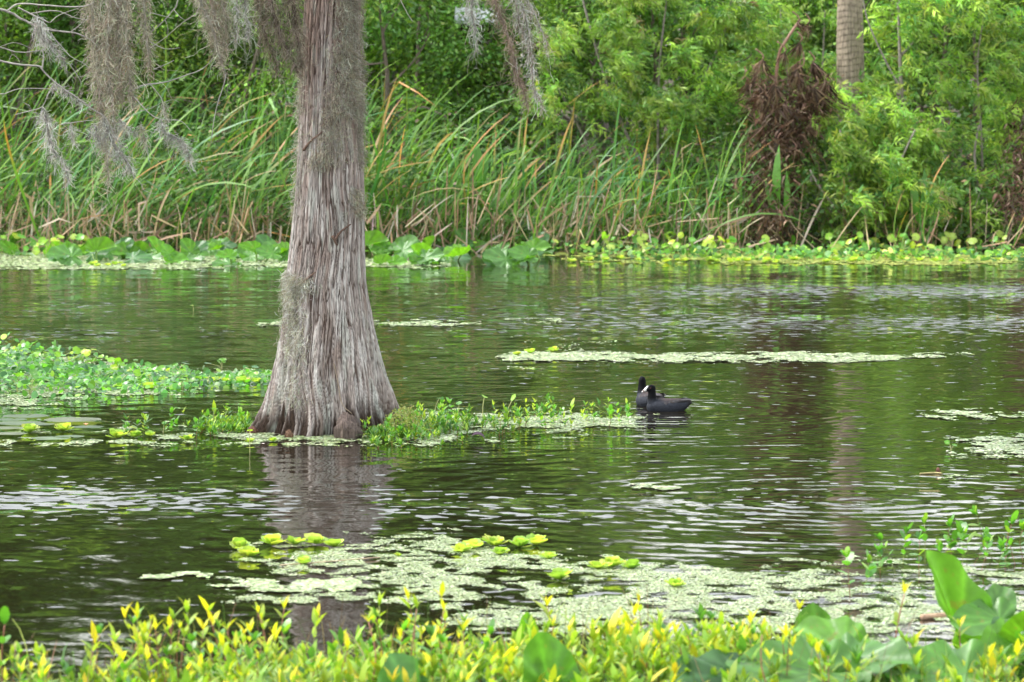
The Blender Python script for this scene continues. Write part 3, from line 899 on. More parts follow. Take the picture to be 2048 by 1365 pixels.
willow('willow_bush', 'bright lime willow leaning over the reeds beside the hanging moss', 1290, 61.2,
       [(1180, 60, 110, 90, 2), (1320, 70, 130, 90, 3), (1430, 130, 110, 90, 3), (1250, 190, 130, 90, 3), (1370, 250, 110, 60, 2), (1120, 220, 70, 100, 1.4), (1300, -40, 180, 60, 2), (1470, 20, 60, 60, 1)], 1300,
       [([(1330, 470, 0), (1310, 380, 0), (1240, 240, .1), (1190, 90, .1), (1150, -60, .2)], 9, 4), ([(1330, 470, 0), (1350, 330, 0), (1390, 200, 0), (1450, 60, 0), (1470, -60, 0)], 9, 4), ([(1320, 470, 0), (1316, 280, -.2), (1320, 120, -.2), (1340, -50, 0)], 8, 3), ([(1250, 470, .2), (1160, 260, .2), (1090, 130, .2)], 8, 3)], seed=31)
willow('willow_bush', 'largest willow thicket filling the corner beyond the palm', 1900, 60.6,
       [(1805, 60, 60, 90, 2), (1900, 70, 130, 100, 3), (2010, 90, 110, 110, 3), (1860, 200, 130, 70, 3), (1980, 260, 110, 80, 3), (1760, 260, 110, 70, 2.4), (1880, 330, 120, 60, 2), (2030, 180, 90, 90, 1.6), (1900, -40, 200, 60, 2), (1800, 430, 70, 40, 1.2), (1900, 420, 80, 40, 1.2), (1990, 400, 60, 50, 1)], 1750,
       [([(1830, 470, 0), (1815, 330, 0), (1803, 175, -.35), (1799, 90, -.35), (1796, -30, -.35)], 10, 6), ([(1803, 110, -.34), (1830, 80, -.34), (1850, 20, -.34)], 6, 3), ([(1803, 180, -.35), (1770, 120, -.35), (1735, 40, -.35), (1722, -30, -.3)], 5, 3), ([(1970, 480, 0), (1962, 260, -.3), (1955, 130, -.3), (1968, 30, -.3)], 6, 3), ([(2000, 480, 0), (2030, 300, -.3), (2070, 160, -.3)], 6, 3), ([(1980, 480, -.4), (1950, 330, -.4), (1958, 250, -.4)], 7, 4)], seed=32)
willow('willow_bush', 'low willow drooping to the waterline in front of the palm', 1740, 59.6,
       [(1700, 300, 80, 70, 3), (1770, 360, 100, 70, 3), (1840, 300, 90, 60, 2), (1660, 400, 40, 60, 1.6), (1730, 430, 90, 40, 2), (1700, 220, 60, 40, 1)], 900,
       [([(1740, 490, 0), (1700, 360, 0), (1680, 260, -.2)], 7, 3), ([(1745, 490, 0), (1790, 350, -.2), (1830, 260, -.2)], 7, 3), ([(1735, 490, 0), (1650, 390, -.2), (1620, 340, -.2)], 6, 3)], seed=33)
willow('willow_bush', 'darker willow sprays behind the brown fronds and palm', 1610, 62.6,
       [(1540, 60, 60, 80, 2), (1620, 80, 70, 100, 2), (1560, -20, 90, 50, 1), (1640, 190, 50, 60, 1.2)], 420,
       [([(1600, 470, 0), (1580, 200, 0), (1560, 20, 0)], 6, 3), ([(1610, 470, 0), (1640, 200, 0), (1650, 20, 0)], 6, 3)], seed=34)

# ------------------------------------------------------------------ cabbage palm
PY = 61.8
pb = at(1703, 470, PY)
palm = thing('cabbage_palm', 'straight grey-brown ringed palm trunk rising behind the willow', 'palm tree', (pb.x, PY, gz(pb.x, PY)))
zs_ = np.linspace(-.3, 7.0, 520)
ta = np.arange(56) * 2 * math.pi / 56
TA, ZZ = np.meshgrid(ta, zs_)
s_ = ppm(PY)
base = gz(pb.x, PY)
vv = np.interp(ZZ + base, [-.3, 0.2, 2.1, 3.5, 7], [66 / 2 / s_, 62 / 2 / s_, 57 / 2 / s_, 50 / 2 / s_, 46 / 2 / s_])
ring = (ZZ + .02 * np.sin(TA * 2 + ZZ * 3) + .012 * vnoise(np.stack([np.cos(TA) * 3 + 4, np.sin(TA) * 3 + 4, ZZ * 9], -1))) / .085
fr = ring - np.floor(ring)
edge = np.clip(1 - fr / .16, 0, 1) * (.4 + .6 * vnoise(np.stack([np.cos(TA) * 4 + 8, np.sin(TA) * 4 + 8, np.floor(ring) * 1.7], -1)))
fib = vnoise(np.stack([np.cos(TA) * 22 + 30, np.sin(TA) * 22 + 30, ZZ * 2.5], -1))
RR = vv + .006 * (1 - fr) - edge * .012 + (fib - .5) * .010
cxp = np.interp(ZZ + base, [0, 3.5, 7], [0, -.04, -.05])
pc_ = np.array([.34, .275, .215]) * (.75 + .5 * fib[..., None]) * (1 - .6 * edge[..., None])
cr_ = (np.clip(1 - np.abs(fib - .5) / .06, 0, 1) * .55)[..., None]
pc_ = pc_ * (1 - cr_) + np.array([.08, .055, .045]) * cr_
g = Geo()
m_, n_ = ZZ.shape
i, j = np.meshgrid(np.arange(n_), np.arange(m_ - 1))
A_, B_ = (j * n_ + i).ravel(), (j * n_ + (i + 1) % n_).ravel()
g.add(np.stack([cxp + RR * np.cos(TA), RR * np.sin(TA), ZZ], -1), None, np.stack([A_, B_, B_ + n_, A_ + n_], -1), pc_.reshape(-1, 3))
link('trunk', g.mesh('trunk', M_PALM), palm)
def fan(seed, cols, curl, nseg=26, R=.75, fold=.35, spread=2.2, hw=.024):
    """fan leaf: long narrow segments spreading from the stalk tip (x forward, z up)"""
    r = np.random.default_rng(seed)
    g = Geo()
    a = np.linspace(-spread, spread, nseg) + r.normal(0, .04 if spread > 2 else .25, nseg)
    m = 6
    t = np.linspace(0, 1, m)
    L = R * (1 - .25 * np.abs(a) / 2.2) * np.exp(r.normal(0, .1, nseg))
    P = np.zeros((nseg, m, 3))
    cz = curl * (1 + r.normal(0, .4, nseg))
    P[..., 0] = np.cos(a)[:, None] * t * L[:, None] * (1 - .3 * cz[:, None] * t)
    P[..., 1] = np.sin(a)[:, None] * t * L[:, None] * (1 - .3 * cz[:, None] * t)
    P[..., 2] = -cz[:, None] * t ** 2 * L[:, None] - fold * np.abs(np.sin(a))[:, None] * t * L[:, None] * .5 + r.normal(0, .02 + .05 * curl, (nseg, m)) * t
    S = np.stack([-np.sin(a), np.cos(a), r.normal(0, .6, nseg)], -1)
    Wp = np.interp(t, [0, .4, 1], [hw * .5, hw, hw * .17])[None] * np.ones((nseg, 1))
    C = np.repeat(mixcols(cols, [1] * len(cols), nseg, .25, .06, r)[:, None], m, 1)
    ribbons(g, P, unit(S), Wp, C)
    return g
for k in range(16):
    a = k * 2.4
    el = .9 - 1.3 * (k / 16)
    gq = fan(400 + k, [(.06, .12, .03), (.08, .15, .035)], .35)
    p0 = Vector((-.05, 0, 6.9))
    d = Vector((math.cos(a) * math.cos(el), math.sin(a) * math.cos(el), math.sin(el)))
    fr_ = put('frond', gq.mesh('frond', M_REED), palm, frame(p0 + d * .9, d, (0, 0, 1)))
    gk = Geo(); tube(gk, [Vector((-.95, 0, 0)), Vector((-.4, 0, .05)), Vector((0, 0, 0))], [.025, .018, .012], 5, (.10, .14, .05))
    link('stalk', gk.mesh('stalk', M_STEM), fr_)

# ------------------------------------------------------------------ dead brown fronds heaped beside the palm
DB = [(.13, .075, .05), (.19, .12, .08), (.085, .05, .035), (.26, .18, .13), (.06, .04, .03)]
DEADF = [fan(500 + k, DB, .5 + .3 * k, 30, .42, 1.0, .8, .013).mesh('dead_fan', M_DRY) for k in range(5)]
FL = [(1525, 165, -.6, 1.5), (1548, 215, .5, 1.2), (1585, 190, .2, 1.2), (1625, 170, 0, 1.3), (1650, 205, .3, 1.2), (1520, 235, -.5, 1.0), (1565, 255, .2, 1.2), (1610, 240, .6, 1.1), (1640, 262, 0, 1.0), (1530, 290, -.4, 1.2), (1575, 300, .1, 1.3), (1615, 300, .5, 1.1),
      (1500, 350, -.6, 1.2), (1545, 350, 0, 1.2), (1590, 345, .4, 1.1), (1490, 400, -.4, 1.2), (1535, 405, .2, 1.2), (1580, 400, .5, 1.0), (1500, 445, 0, 1.0), (1550, 440, .3, 1.0), (1465, 440, -.2, 1.0), (1600, 130, .3, .9), (1570, 150, -.2, .9), (1595, 90, .1, .8)]
FL += [(u + rng.normal(0, 16), v + 14 + rng.normal(0, 14), -a, s * .9) for u, v, a, s in FL if u < 1700]
for k, (u, v, a, s) in enumerate(FL):
    p = at(u, v - 45, 59.9 + rng.normal(0, .2))
    where = 'heaped at the corner behind the willow' if u > 1900 else ('in the crest of the heap beside the palm' if v < 250 else ('low in the heap behind the reeds' if v > 330 else 'in the middle of the heap beside the palm'))
    t = thing('dead_palm_frond', 'crumpled dead brown palm frond ' + where, 'palm frond', p, 0, 'dead palm fronds ' + where)
    d = Vector((a * .6 + rng.normal(0, .35), -.35 + rng.normal(0, .3), -1.0))
    put('blade', DEADF[k % 5], t, scaled(frame((0, 0, 0), d, (rng.normal(0, .6), -1, .2)), s * (.4 + .35 * rng.random())))
    gk = Geo()
    q = Vector((rng.normal(0, .06), .12, .15))
    tube(gk, bend([Vector((0, 0, 0)), q * .4 + Vector((.05, 0, 0)), q], 3), [.012] * 7, 5, (.14, .09, .06))
    link('stalk', gk.mesh('stalk', M_WOOD), t)
g = Geo()
n = 3600
k = rng.integers(0, 9, n)
cen = np.array([(1525, 190, 22, 40), (1560, 230, 34, 50), (1620, 190, 28, 26), (1600, 250, 36, 40), (1560, 310, 24, 55), (1535, 380, 26, 50), (1545, 440, 26, 30), (2040, 300, 20, 50), (2035, 390, 30, 40)], float)[k]
uu, vv_ = cen[:, 0] + rng.normal(0, .8, n) * cen[:, 2], cen[:, 1] + rng.normal(0, .8, n) * cen[:, 3]
P = np.array([tuple(at(a, b, c)) for a, b, c in zip(uu, vv_, 60.1 - np.clip((vv_ - 260) / 180, 0, 1) * 1.0 + rng.normal(0, .22, n))])
leaves(g, P, rdir(n) * [1, .6, .6] + [0, 0, -.7], rdir(n) + [0, -.4, .3], .13 * np.exp(rng.normal(0, .4, n)), .022 * np.exp(rng.normal(0, .35, n)), mixcols(DB + [(.30, .22, .16)], [2, 2, 2, 1, 2, 1], n, .25), (LANCE[0] * [1, 1, 2.5], LANCE[1]))
tag(link('dead_leaf_litter', g.mesh('dead_leaf_litter', M_DRY)), 'tangled shreds of dead brown leaves caught around the frond heap', 'leaf litter', kind='stuff')
g = Geo()
tube(g, bend([at(1555, 260, 60.6), at(1551, 180, 60.6), at(1558, 110, 60.6), at(1570, 85, 60.6), at(1600, 40, 60.8)], 5), np.linspace(.028, .02, 21), 6, (.34, .19, .13))
tag(link('dead_stalk', g.mesh('dead_stalk', M_STEM)), 'long bent reddish stalk standing up out of the dead frond heap', 'stalk')

# ------------------------------------------------------------------ undergrowth on the bank (one mass)
g = Geo()
n = 42000
u = rng.uniform(-400, 2450, n)
y = 59.2 + np.abs(rng.normal(0, 2.6, n))
x = (u - 1024) * y / FPX
top = 0.55 + 1.1 * vnoise(np.stack([x * .9, y * .5, x * 0 + 2], -1)) + .12 * (y - 59)
z = ground_z(x, y) + rng.random(n) * top
leaves(g, np.stack([x, y, z], -1), rdir(n) * [1, 1, .5] + [0, -.2, -.2], rdir(n) * .7 + [0, -.3, .8], .085 * np.exp(rng.normal(0, .3, n)), .055 * np.exp(rng.normal(0, .25, n)),
       mixcols([(.07, .15, .03), (.045, .105, .025), (.12, .23, .04), (.20, .14, .08)], [3, 3, 2, .6], n, .25), DIAMOND)
tag(link('undergrowth', g.mesh('undergrowth', M_LEAFM)), 'low leafy green undergrowth covering the far bank', 'undergrowth', kind='stuff')

# ------------------------------------------------------------------ reeds
RG = [(.085, .21, .035), (.12, .26, .035), (.065, .18, .05), (.16, .29, .03)]
RY = [(.42, .26, .08), (.45, .22, .07), (.40, .30, .15)]
RT = [(.44, .33, .21), (.52, .42, .30), (.36, .25, .16), (.46, .40, .33), (.22, .15, .10)]
def blade_paths(n, L, a0, a1, r, m=9, yj=.25, az=None):
    """unit-less arcs leaning to +x; a0, a1 angles from horizontal at foot and tip"""
    t = np.linspace(0, 1, m)
    A = a0[:, None] + (a1 - a0)[:, None] * t[None] ** 1.5
    if n > 1:      # some blades are snapped and hang over
        kk = np.where(r.random(n) < .22, r.uniform(.4, .85, n), 2.0)[:, None]
        A = np.where(t[None] > kk, A - r.uniform(.7, 2.0, n)[:, None], A)
    dl = (L / (m - 1))[:, None]
    px = np.concatenate([np.zeros((n, 1)), np.cumsum(np.cos(A[:, :-1]) * dl, 1)], 1)
    pz_ = np.concatenate([np.zeros((n, 1)), np.cumsum(np.sin(A[:, :-1]) * dl, 1)], 1)
    az = r.normal(0, yj, n) if az is None else az
    return np.stack([px * np.cos(az)[:, None], px * np.sin(az)[:, None], pz_], -1), az
def reed_cols(n, m, kind, r):
    t = np.linspace(0, 1, m)[None, :, None]
    if kind == 'dead':
        return np.repeat(mixcols(RT, [2, 1, 2, 2, 1.5], n, .2, .05, r)[:, None], m, 1)
    gcol = mixcols(RG, [3, 3, 2, 2], n, .2, .05, r)[:, None]
    ycol = mixcols(RY, [1, 1, 1], n, .2, .05, r)[:, None]
    st = np.where(r.random(n) < .13, r.uniform(.45, .85, n), 1.2)[:, None, None]
    w = np.clip((t - st) / .12, 0, 1)
    low = np.clip(1 - t / .18, 0, 1) * .5
    return (gcol * (1 - w) + ycol * w) * (1 - low) + np.array([.30, .25, .12]) * low

def reed_stuff(name, label, n, u0, u1, y0, y1, Lr, a0r, a1r, kind, seed, wid=.011, yj=.3, lift=0.0):
    r = np.random.default_rng(seed)
    g = Geo()
    y = r.uniform(y0, y1, n)
    x = (r.uniform(u0, u1, n) - 1024) * y / FPX
    L = r.uniform(*Lr, n)
    a_0 = np.radians(r.normal(*a0r, n))
    a_1 = np.radians(r.normal(*a1r, n)) if kind == 'green' else a_0 + r.normal(0, .22, n)
    P, az = blade_paths(n, L, a_0, a_1, r, 9, yj)
    b = np.stack([x, y, np.maximum(ground_z(x, y), -.05) + lift * r.random(n) ** 1.5], -1)
    S = unit(np.stack([-np.sin(az) + r.normal(0, .3, n), np.cos(az) * .4 + r.normal(0, .3, n), r.normal(.75, .3, n)], -1))
    Wp = np.interp(np.linspace(0, 1, 9), [0, .5, .85, 1], [.8, 1, .7, .08])[None] * (wid * np.exp(r.normal(0, .25, n)))[:, None]
    ribbons(g, P + b[:, None], S, Wp, reed_cols(n, 9, kind, r))
    tag(link(name, g.mesh(name, M_REED if kind == 'green' else M_DRY)), label, 'reeds', kind='stuff')
reed_stuff('reeds', 'dense green cattail blades leaning over beside and behind the cypress trunk', 900, -420, 800, 59.4, 63.0, (1.0, 3.0), (68, 22), (30, 36), 'green', 61, .0145, .7)
reed_stuff('reeds', 'green cattail blades arching in front of the bright willow', 640, 720, 1500, 59.2, 62.0, (.7, 2.2), (76, 25), (40, 46), 'green', 62, .0145, .9)
reed_stuff('dead_reeds', 'dry tan broken reed stalks tangled along the bank behind the lily pads', 1150, -300, 1500, 58.5, 60.2, (.25, .85), (66, 42), (30, 70), 'dead', 63, .012, 1.7, .5)
reed_stuff('dead_reeds', 'sparse dry stalks at the waterline below the far willow', 170, 1440, 2300, 58.6, 60.2, (.3, 1.1), (70, 40), (45, 60), 'dead', 64, .010, 1.2, .2)

# single cattail plants that stand out of the mass: every blade its own piece
r_ = np.random.default_rng(77)
ORD = 'first second third fourth fifth sixth seventh eighth ninth tenth eleventh twelfth thirteenth fourteenth fifteenth sixteenth seventeenth'.split()
def blade_mesh(kind, a0, a1, seed):
    r = np.random.default_rng(seed)
    g = Geo()
    P, az = blade_paths(1, np.array([1.0]), np.array([a0]), np.array([a1]), r, 10, 0, np.zeros(1))
    S = unit(np.array([[.0, .75, .55]]))
    Wp = np.interp(np.linspace(0, 1, 10), [0, .5, .85, 1], [.7, 1, .7, .06])[None] * .0088
    r.random(3)
    C = reed_cols(1, 10, kind, r) if kind != 'tip' else None
    if kind == 'tip':
        t = np.linspace(0, 1, 10)[None, :, None]
        w = np.clip((t - .55) / .15, 0, 1)
        C = np.array(RG[1])[None, None] * (1 - w) + np.array(RY[seed % 3])[None, None] * w
    ribbons(g, P, S, Wp, C)
    return g.mesh('blade', M_REED if kind != 'dead' else M_DRY)
BLM = [blade_mesh('green', math.radians(a), math.radians(b), 600 + k) for k, (a, b) in enumerate([(62, 20), (70, 5), (58, 35), (66, -15), (75, 40), (60, 10), (72, 25), (55, 28)])]
BLT = [blade_mesh('tip', math.radians(a), math.radians(b), 640 + k) for k, (a, b) in enumerate([(60, 15), (68, -10), (56, 30), (70, 20)])]
BLD = [blade_mesh('dead', math.radians(a), math.radians(b), 660 + k) for k, (a, b) in enumerate([(70, 60), (50, 20), (80, -40), (62, 75)])]
def cattail(u, y, nb, Lm, label, group, tilt=0.0, fd=.15):
    x = (u - 1024) * y / FPX
    t = thing('cattail_plant', label, 'cattail', (x, y, max(gz(x, y), -.05)), 0, group)
    for k in range(nb):
        q = r_.random()
        me_ = BLD[r_.integers(4)] if q < fd else (BLT[r_.integers(4)] if q < fd + .17 else BLM[r_.integers(8)])
        L = Lm * math.exp(r_.normal(0, .18)) * (.6 if q < fd else 1)
        M = Matrix.Translation((r_.normal(0, .08), r_.normal(0, .08), 0)) @ Euler((r_.normal(0, .18), r_.normal(tilt, .27), r_.normal(0, .75))).to_matrix().to_4x4()
        put('leaf_blade', me_, t, M @ Matrix.Diagonal((L, L * (1.6 / L) ** .5 * 1.35, L, 1)))
for k, u in enumerate(np.linspace(-260, 560, 17)):
    w_ = 'under the bare twigs' if u < 120 else ('below the moss curtain' if u < 340 else 'between moss curtain and cypress trunk')
    cattail(u, 58.9 + .8 * r_.random(), 8, 2.1, ORD[k] + ' leaning cattail plant from the edge, ' + w_, 'cattails ' + w_, .06)
for k, u in enumerate(np.linspace(600, 1010, 9)):
    w_ = 'behind the cypress trunk' if u < 740 else 'just past the cypress trunk under the hanging moss'
    cattail(u, 59 + .9 * r_.random(), 9, 2.0, ORD[k] + ' upright cattail plant, ' + w_, 'cattails ' + w_, -.22)
for k, u in enumerate(np.linspace(1060, 1450, 9)):
    cattail(u, 58.8 + .7 * r_.random(), 9, 1.6, ORD[k] + ' arching cattail plant of those below the bright willow', 'cattails below the bright willow', -.12)
cattail(1845, 58.6, 8, 1.15, 'slim cattail plant with bent tan blades at the waterline below the largest willow', 'cattails at the willow waterline', -.25, .4)
cattail(1790, 58.7, 5, .8, 'short cattail tuft in front of the low willow', 'cattails at the willow waterline', -.2, .2)
cattail(2010, 58.7, 6, .8, 'sparse dry cattail tuft at the picture edge waterline', 'cattails at the willow waterline', -.2, .7)

# broad-bladed marsh plants
def broad(label, u, v0, y, specs):
    p = at(u, v0, y)
    t = thing('marsh_plant', label, 'plant', (p.x, y, p.z), 0)
    for (du, dv, L, W, ny) in specs:
        g = Geo()
        d = Vector((du / 142, -.05, dv / 142))
        leaves(g, [(0, 0, 0)], [tuple(d)], [(ny, -1, .3)], L, W, (.09, .24, .03), (np.array([(0, -.04, 0), (0, .04, 0), (.25, -.06, 0), (.25, .06, 0), (.45, -.4, .05), (.45, .4, .05), (.65, -.5, .03), (.65, .5, .03), (.85, -.3, -.02), (.85, .3, -.02), (1, 0, -.08)]), np.array([(0, 2, 1), (1, 2, 3), (2, 4, 3), (3, 4, 5), (4, 6, 5), (5, 6, 7), (6, 8, 7), (7, 8, 9), (8, 10, 9)])))
        link('leaf', g.mesh('leaf', M_WAX), t)
broad('plant with one broad bright green blade beside the dead fronds', 1562, 470, 59.3, [(-10, 160, 1.25, .14, -.6), (14, 120, .9, .10, .5), (-30, 100, .8, .1, -.2)])
broad('broad dark green blades standing in the low willow by the waterline', 1840, 480, 59.2, [(10, 130, 1.0, .12, .3), (-14, 110, .95, .12, -.4), (30, 120, .9, .1, .4)])
broad('bright broad blade among the reeds under the hanging moss', 960, 420, 60.2, [(-6, 150, 1.0, .16, .2), (14, 130, .9, .13, -.3)])
# ------------------------------------------------------------------ duckweed: films of tiny fronds
def in_poly(x, y, poly):
    c = np.zeros(len(x), bool)
    m = len(poly)
    for k in range(m):
        x0, y0 = poly[k]
        x1, y1 = poly[(k + 1) % m]
        hit = ((y0 > y) != (y1 > y)) & (x < (x1 - x0) * (y - y0) / (y1 - y0 + 1e-12) + x0)
        c ^= hit
    return c
DW = [(.37, .45, .21), (.45, .51, .29), (.28, .37, .14), (.52, .56, .39), (.17, .25, .08)]
def duckweed(label, poly, n, cover, rad=(.006, .016), sc=(1.6, 1.1), cols=DW, seed=1, soft=.12):
    r = np.random.default_rng(seed)
    W = [on(u, v) for u, v in poly]
    px, py = np.array([p.x for p in W]), np.array([p.y for p in W])
    x, y = r.uniform(px.min(), px.max(), n), r.uniform(py.min(), py.max(), n)
    nz = .30 * vnoise(np.stack([x * sc[0] + seed, y * sc[1], x * 0 + seed], -1)) + .40 * vnoise(np.stack([x * sc[0] * 4.5 + seed, y * sc[1] * 3.6, x * 0 + 9], -1)) + .30 * vnoise(np.stack([x * 16, y * 11 + seed, x * 0], -1))
    poly_w = list(zip(px, py))
    mem = np.zeros(n)
    jx, jy = min(1.0, (px.max() - px.min()) * .5), min(1.0, (py.max() - py.min()) * .4)
    for q in range(10):       # soft edge: average over a small neighbourhood
        mem += in_poly(x + jx * r.normal(0, .16) + jx * .3 * (vnoise(np.stack([x * 2.2, y * 2.2, x * 0 + 5], -1)) - .5), y + jy * r.normal(0, .45) + jy * .6 * (vnoise(np.stack([x * 1.6, y * 1.6, x * 0 + 15], -1)) - .5), poly_w) / 10
    thr = np.quantile(nz[mem >= min(.5, mem.max() * .7)], 1 - cover)
    ok = (mem > .05) & (nz - .34 * (1 - mem) + r.normal(0, soft * .3, n) > thr)
    x, y = x[ok], y[ok]
    m = len(x)
    R = r.uniform(*rad, m)
    ns = 6 if rad[1] > .0125 else 4
    th = np.arange(ns) * 2 * math.pi / ns
    a = r.random(m) * 6.28
    V = np.zeros((m, ns, 3))
    el = .65 + .5 * r.random((m, ns))
    V[..., 0] = x[:, None] + R[:, None] * el * np.cos(th[None] + a[:, None])
    V[..., 1] = y[:, None] + R[:, None] * el * np.sin(th[None] + a[:, None])
    tx, ty = r.normal(0, .06, m), r.normal(0, .06, m)
    V[..., 2] = (.004 + .004 * r.random(m))[:, None] + tx[:, None] * (V[..., 0] - x[:, None]) + ty[:, None] * (V[..., 1] - y[:, None])
    T = np.array([(0, k + 1, k + 2) for k in range(ns - 2)])
    g = Geo()
    g.add(V, (T[None] + (np.arange(m) * ns)[:, None, None]).reshape(-1, 3), None, np.repeat(mixcols(cols, [1] * len(cols), m, .22, .06, r), ns, 0))
    tag(link('duckweed', g.mesh('duckweed', M_DUCK, False)), label, 'duckweed', kind='stuff')
duckweed('broad broken duckweed film on the water behind the yellow-tipped bed', [(640, 1080), (760, 1058), (900, 1066), (1130, 1090), (1320, 1118), (1500, 1120), (1700, 1128), (2100, 1120), (2100, 1310), (1500, 1310), (1100, 1290), (800, 1240), (740, 1215), (600, 1180), (400, 1180), (380, 1160), (560, 1146), (520, 1110), (470, 1092), (600, 1080)], 430000, .50, (.004, .0095), (2.2, 1.7), seed=3)
duckweed('slim duckweed raft lying in the trunk mirror image', [(390, 1172), (470, 1160), (600, 1156), (740, 1166), (760, 1186), (600, 1184), (430, 1182)], 16000, .7, seed=4)
duckweed('tiny duckweed streaks beside the trunk mirror image', [(250, 1152), (330, 1146), (480, 1150), (480, 1158), (300, 1162)], 7000, .35, seed=5)
duckweed('long pale duckweed streak behind the two coots', [(975, 716), (1040, 704), (1200, 706), (1500, 704), (1700, 708), (1940, 704), (1860, 718), (1780, 724), (1600, 728), (1400, 728), (1160, 724), (1040, 724)], 70000, .58, (.007, .018), (1.4, .8), seed=6)
duckweed('dense pale head of the long duckweed streak, holding three rosettes', [(985, 716), (1040, 704), (1200, 706), (1260, 714), (1160, 723), (1040, 723)], 24000, .9, (.007, .018), seed=26)
duckweed('short pale duckweed streak behind the cypress waist', [(515, 648), (600, 643), (740, 640), (860, 644), (960, 650), (900, 654), (740, 654), (540, 653)], 22000, .7, (.008, .02), seed=7)
duckweed('faint duckweed flecks on open water past the trunk', [(1000, 640), (1120, 638), (1120, 650), (1000, 652)], 6000, .3, seed=27)
duckweed('duckweed patch floating at the picture edge past the coots', [(1840, 832), (1900, 818), (2000, 824), (2100, 830), (2100, 842), (1900, 842)], 16000, .5, seed=8)
duckweed('lower duckweed patch at the picture edge past the coots', [(1890, 900), (1930, 872), (2100, 866), (2100, 918), (1960, 912)], 30000, .55, seed=9)
duckweed('thin duckweed trail at the edge above the leafy red-stemmed sprigs', [(1790, 954), (1900, 946), (2100, 936), (2100, 946), (1960, 954), (1850, 960)], 9000, .35, seed=10)
duckweed('small duckweed fleck on the open water below the coots', [(1260, 974), (1340, 968), (1460, 976), (1330, 982)], 7000, .4, seed=11)
duckweed('duckweed mat holding the green plants around the cypress foot', [(0, 884), (0, 872), (200, 868), (320, 860), (500, 852), (640, 848), (820, 838), (1000, 818), (1200, 826), (1300, 846), (1330, 858), (1150, 868), (960, 884), (760, 898), (640, 892), (460, 884), (240, 886)], 150000, .6, (.006, .013), seed=12)
duckweed('duckweed mat under the leafy clump beside the cypress', [(-40, 820), (-40, 700), (120, 715), (280, 738), (420, 740), (548, 742), (548, 766), (420, 776), (280, 790), (120, 800)], 110000, .8, (.006, .014), seed=13)
duckweed('dense duckweed edging the far bank behind the lily leaves', [(-60, 540), (-60, 500), (400, 505), (700, 512), (760, 520), (900, 530), (760, 537), (560, 534), (300, 540)], 70000, .85, (.012, .03), seed=14)
duckweed('yellow-green duckweed edging the far bank below the willows', [(1040, 514), (1100, 506), (1400, 506), (1700, 510), (2120, 514), (2120, 528), (1900, 531), (1600, 529), (1300, 522), (1130, 516)], 60000, .85, (.012, .03), cols=[(.36, .42, .09), (.30, .40, .10), (.42, .42, .10)], seed=15)
duckweed('sparse duckweed flecks scattered on the open middle water', [(900, 690), (1100, 660), (1400, 690), (1300, 760), (1000, 760)], 9000, .06, seed=16)

# ------------------------------------------------------------------ shared small leaf meshes
def leaf_mesh(L, W, C, tip=None, tm=LANCE, mat=M_LEAF, name='leaf'):
    g = Geo()
    leaves(g, [(0, 0, 0)], [(1, 0, 0)], [(0, 0, 1)], L, W, C, tm, None if tip is None else [tip])
    return g.mesh(name, mat)
YEL = [(.60, .56, .035), (.50, .52, .04), (.66, .54, .04)]
LIM = [(.26, .40, .05), (.20, .35, .05), (.32, .42, .05)]
GRN = [(.09, .22, .04), (.12, .27, .05), (.07, .17, .05)]
L_Y = [leaf_mesh(1, .25, c, None) for c in YEL]
L_L = [leaf_mesh(1, .27, c, (.40, .46, .05)) for c in LIM]
L_G = [leaf_mesh(1, .34, c) for c in GRN]
L_O = [leaf_mesh(1, .52, c, None, OVAL, M_WAX) for c in [(.10, .26, .04), (.13, .32, .05), (.08, .20, .05), (.22, .36, .05)]]
rs = np.random.default_rng(91)
def stem_mesh(pts, r, C):
    g = Geo(); tube(g, pts, np.linspace(r, r * .6, len(pts)), 5, C); return g.mesh('stem', M_STEM)
STEMS = []
for k in range(6):
    a, b = rs.normal(0, .08, 2), rs.normal(0, .10, 2)
    STEMS.append(([Vector((0, 0, -.04)), Vector((a[0] * .4, a[1] * .4, .33)), Vector((a[0], a[1], .66)), Vector((b[0] + a[0], b[1] + a[1], 1.0))],))
STEM_RED = [stem_mesh(bend(s[0], 3), .011, (.28, .12, .08)) for s in STEMS]
STEM_GRN = [stem_mesh(bend(s[0], 3), .011, (.22, .26, .07)) for s in STEMS]
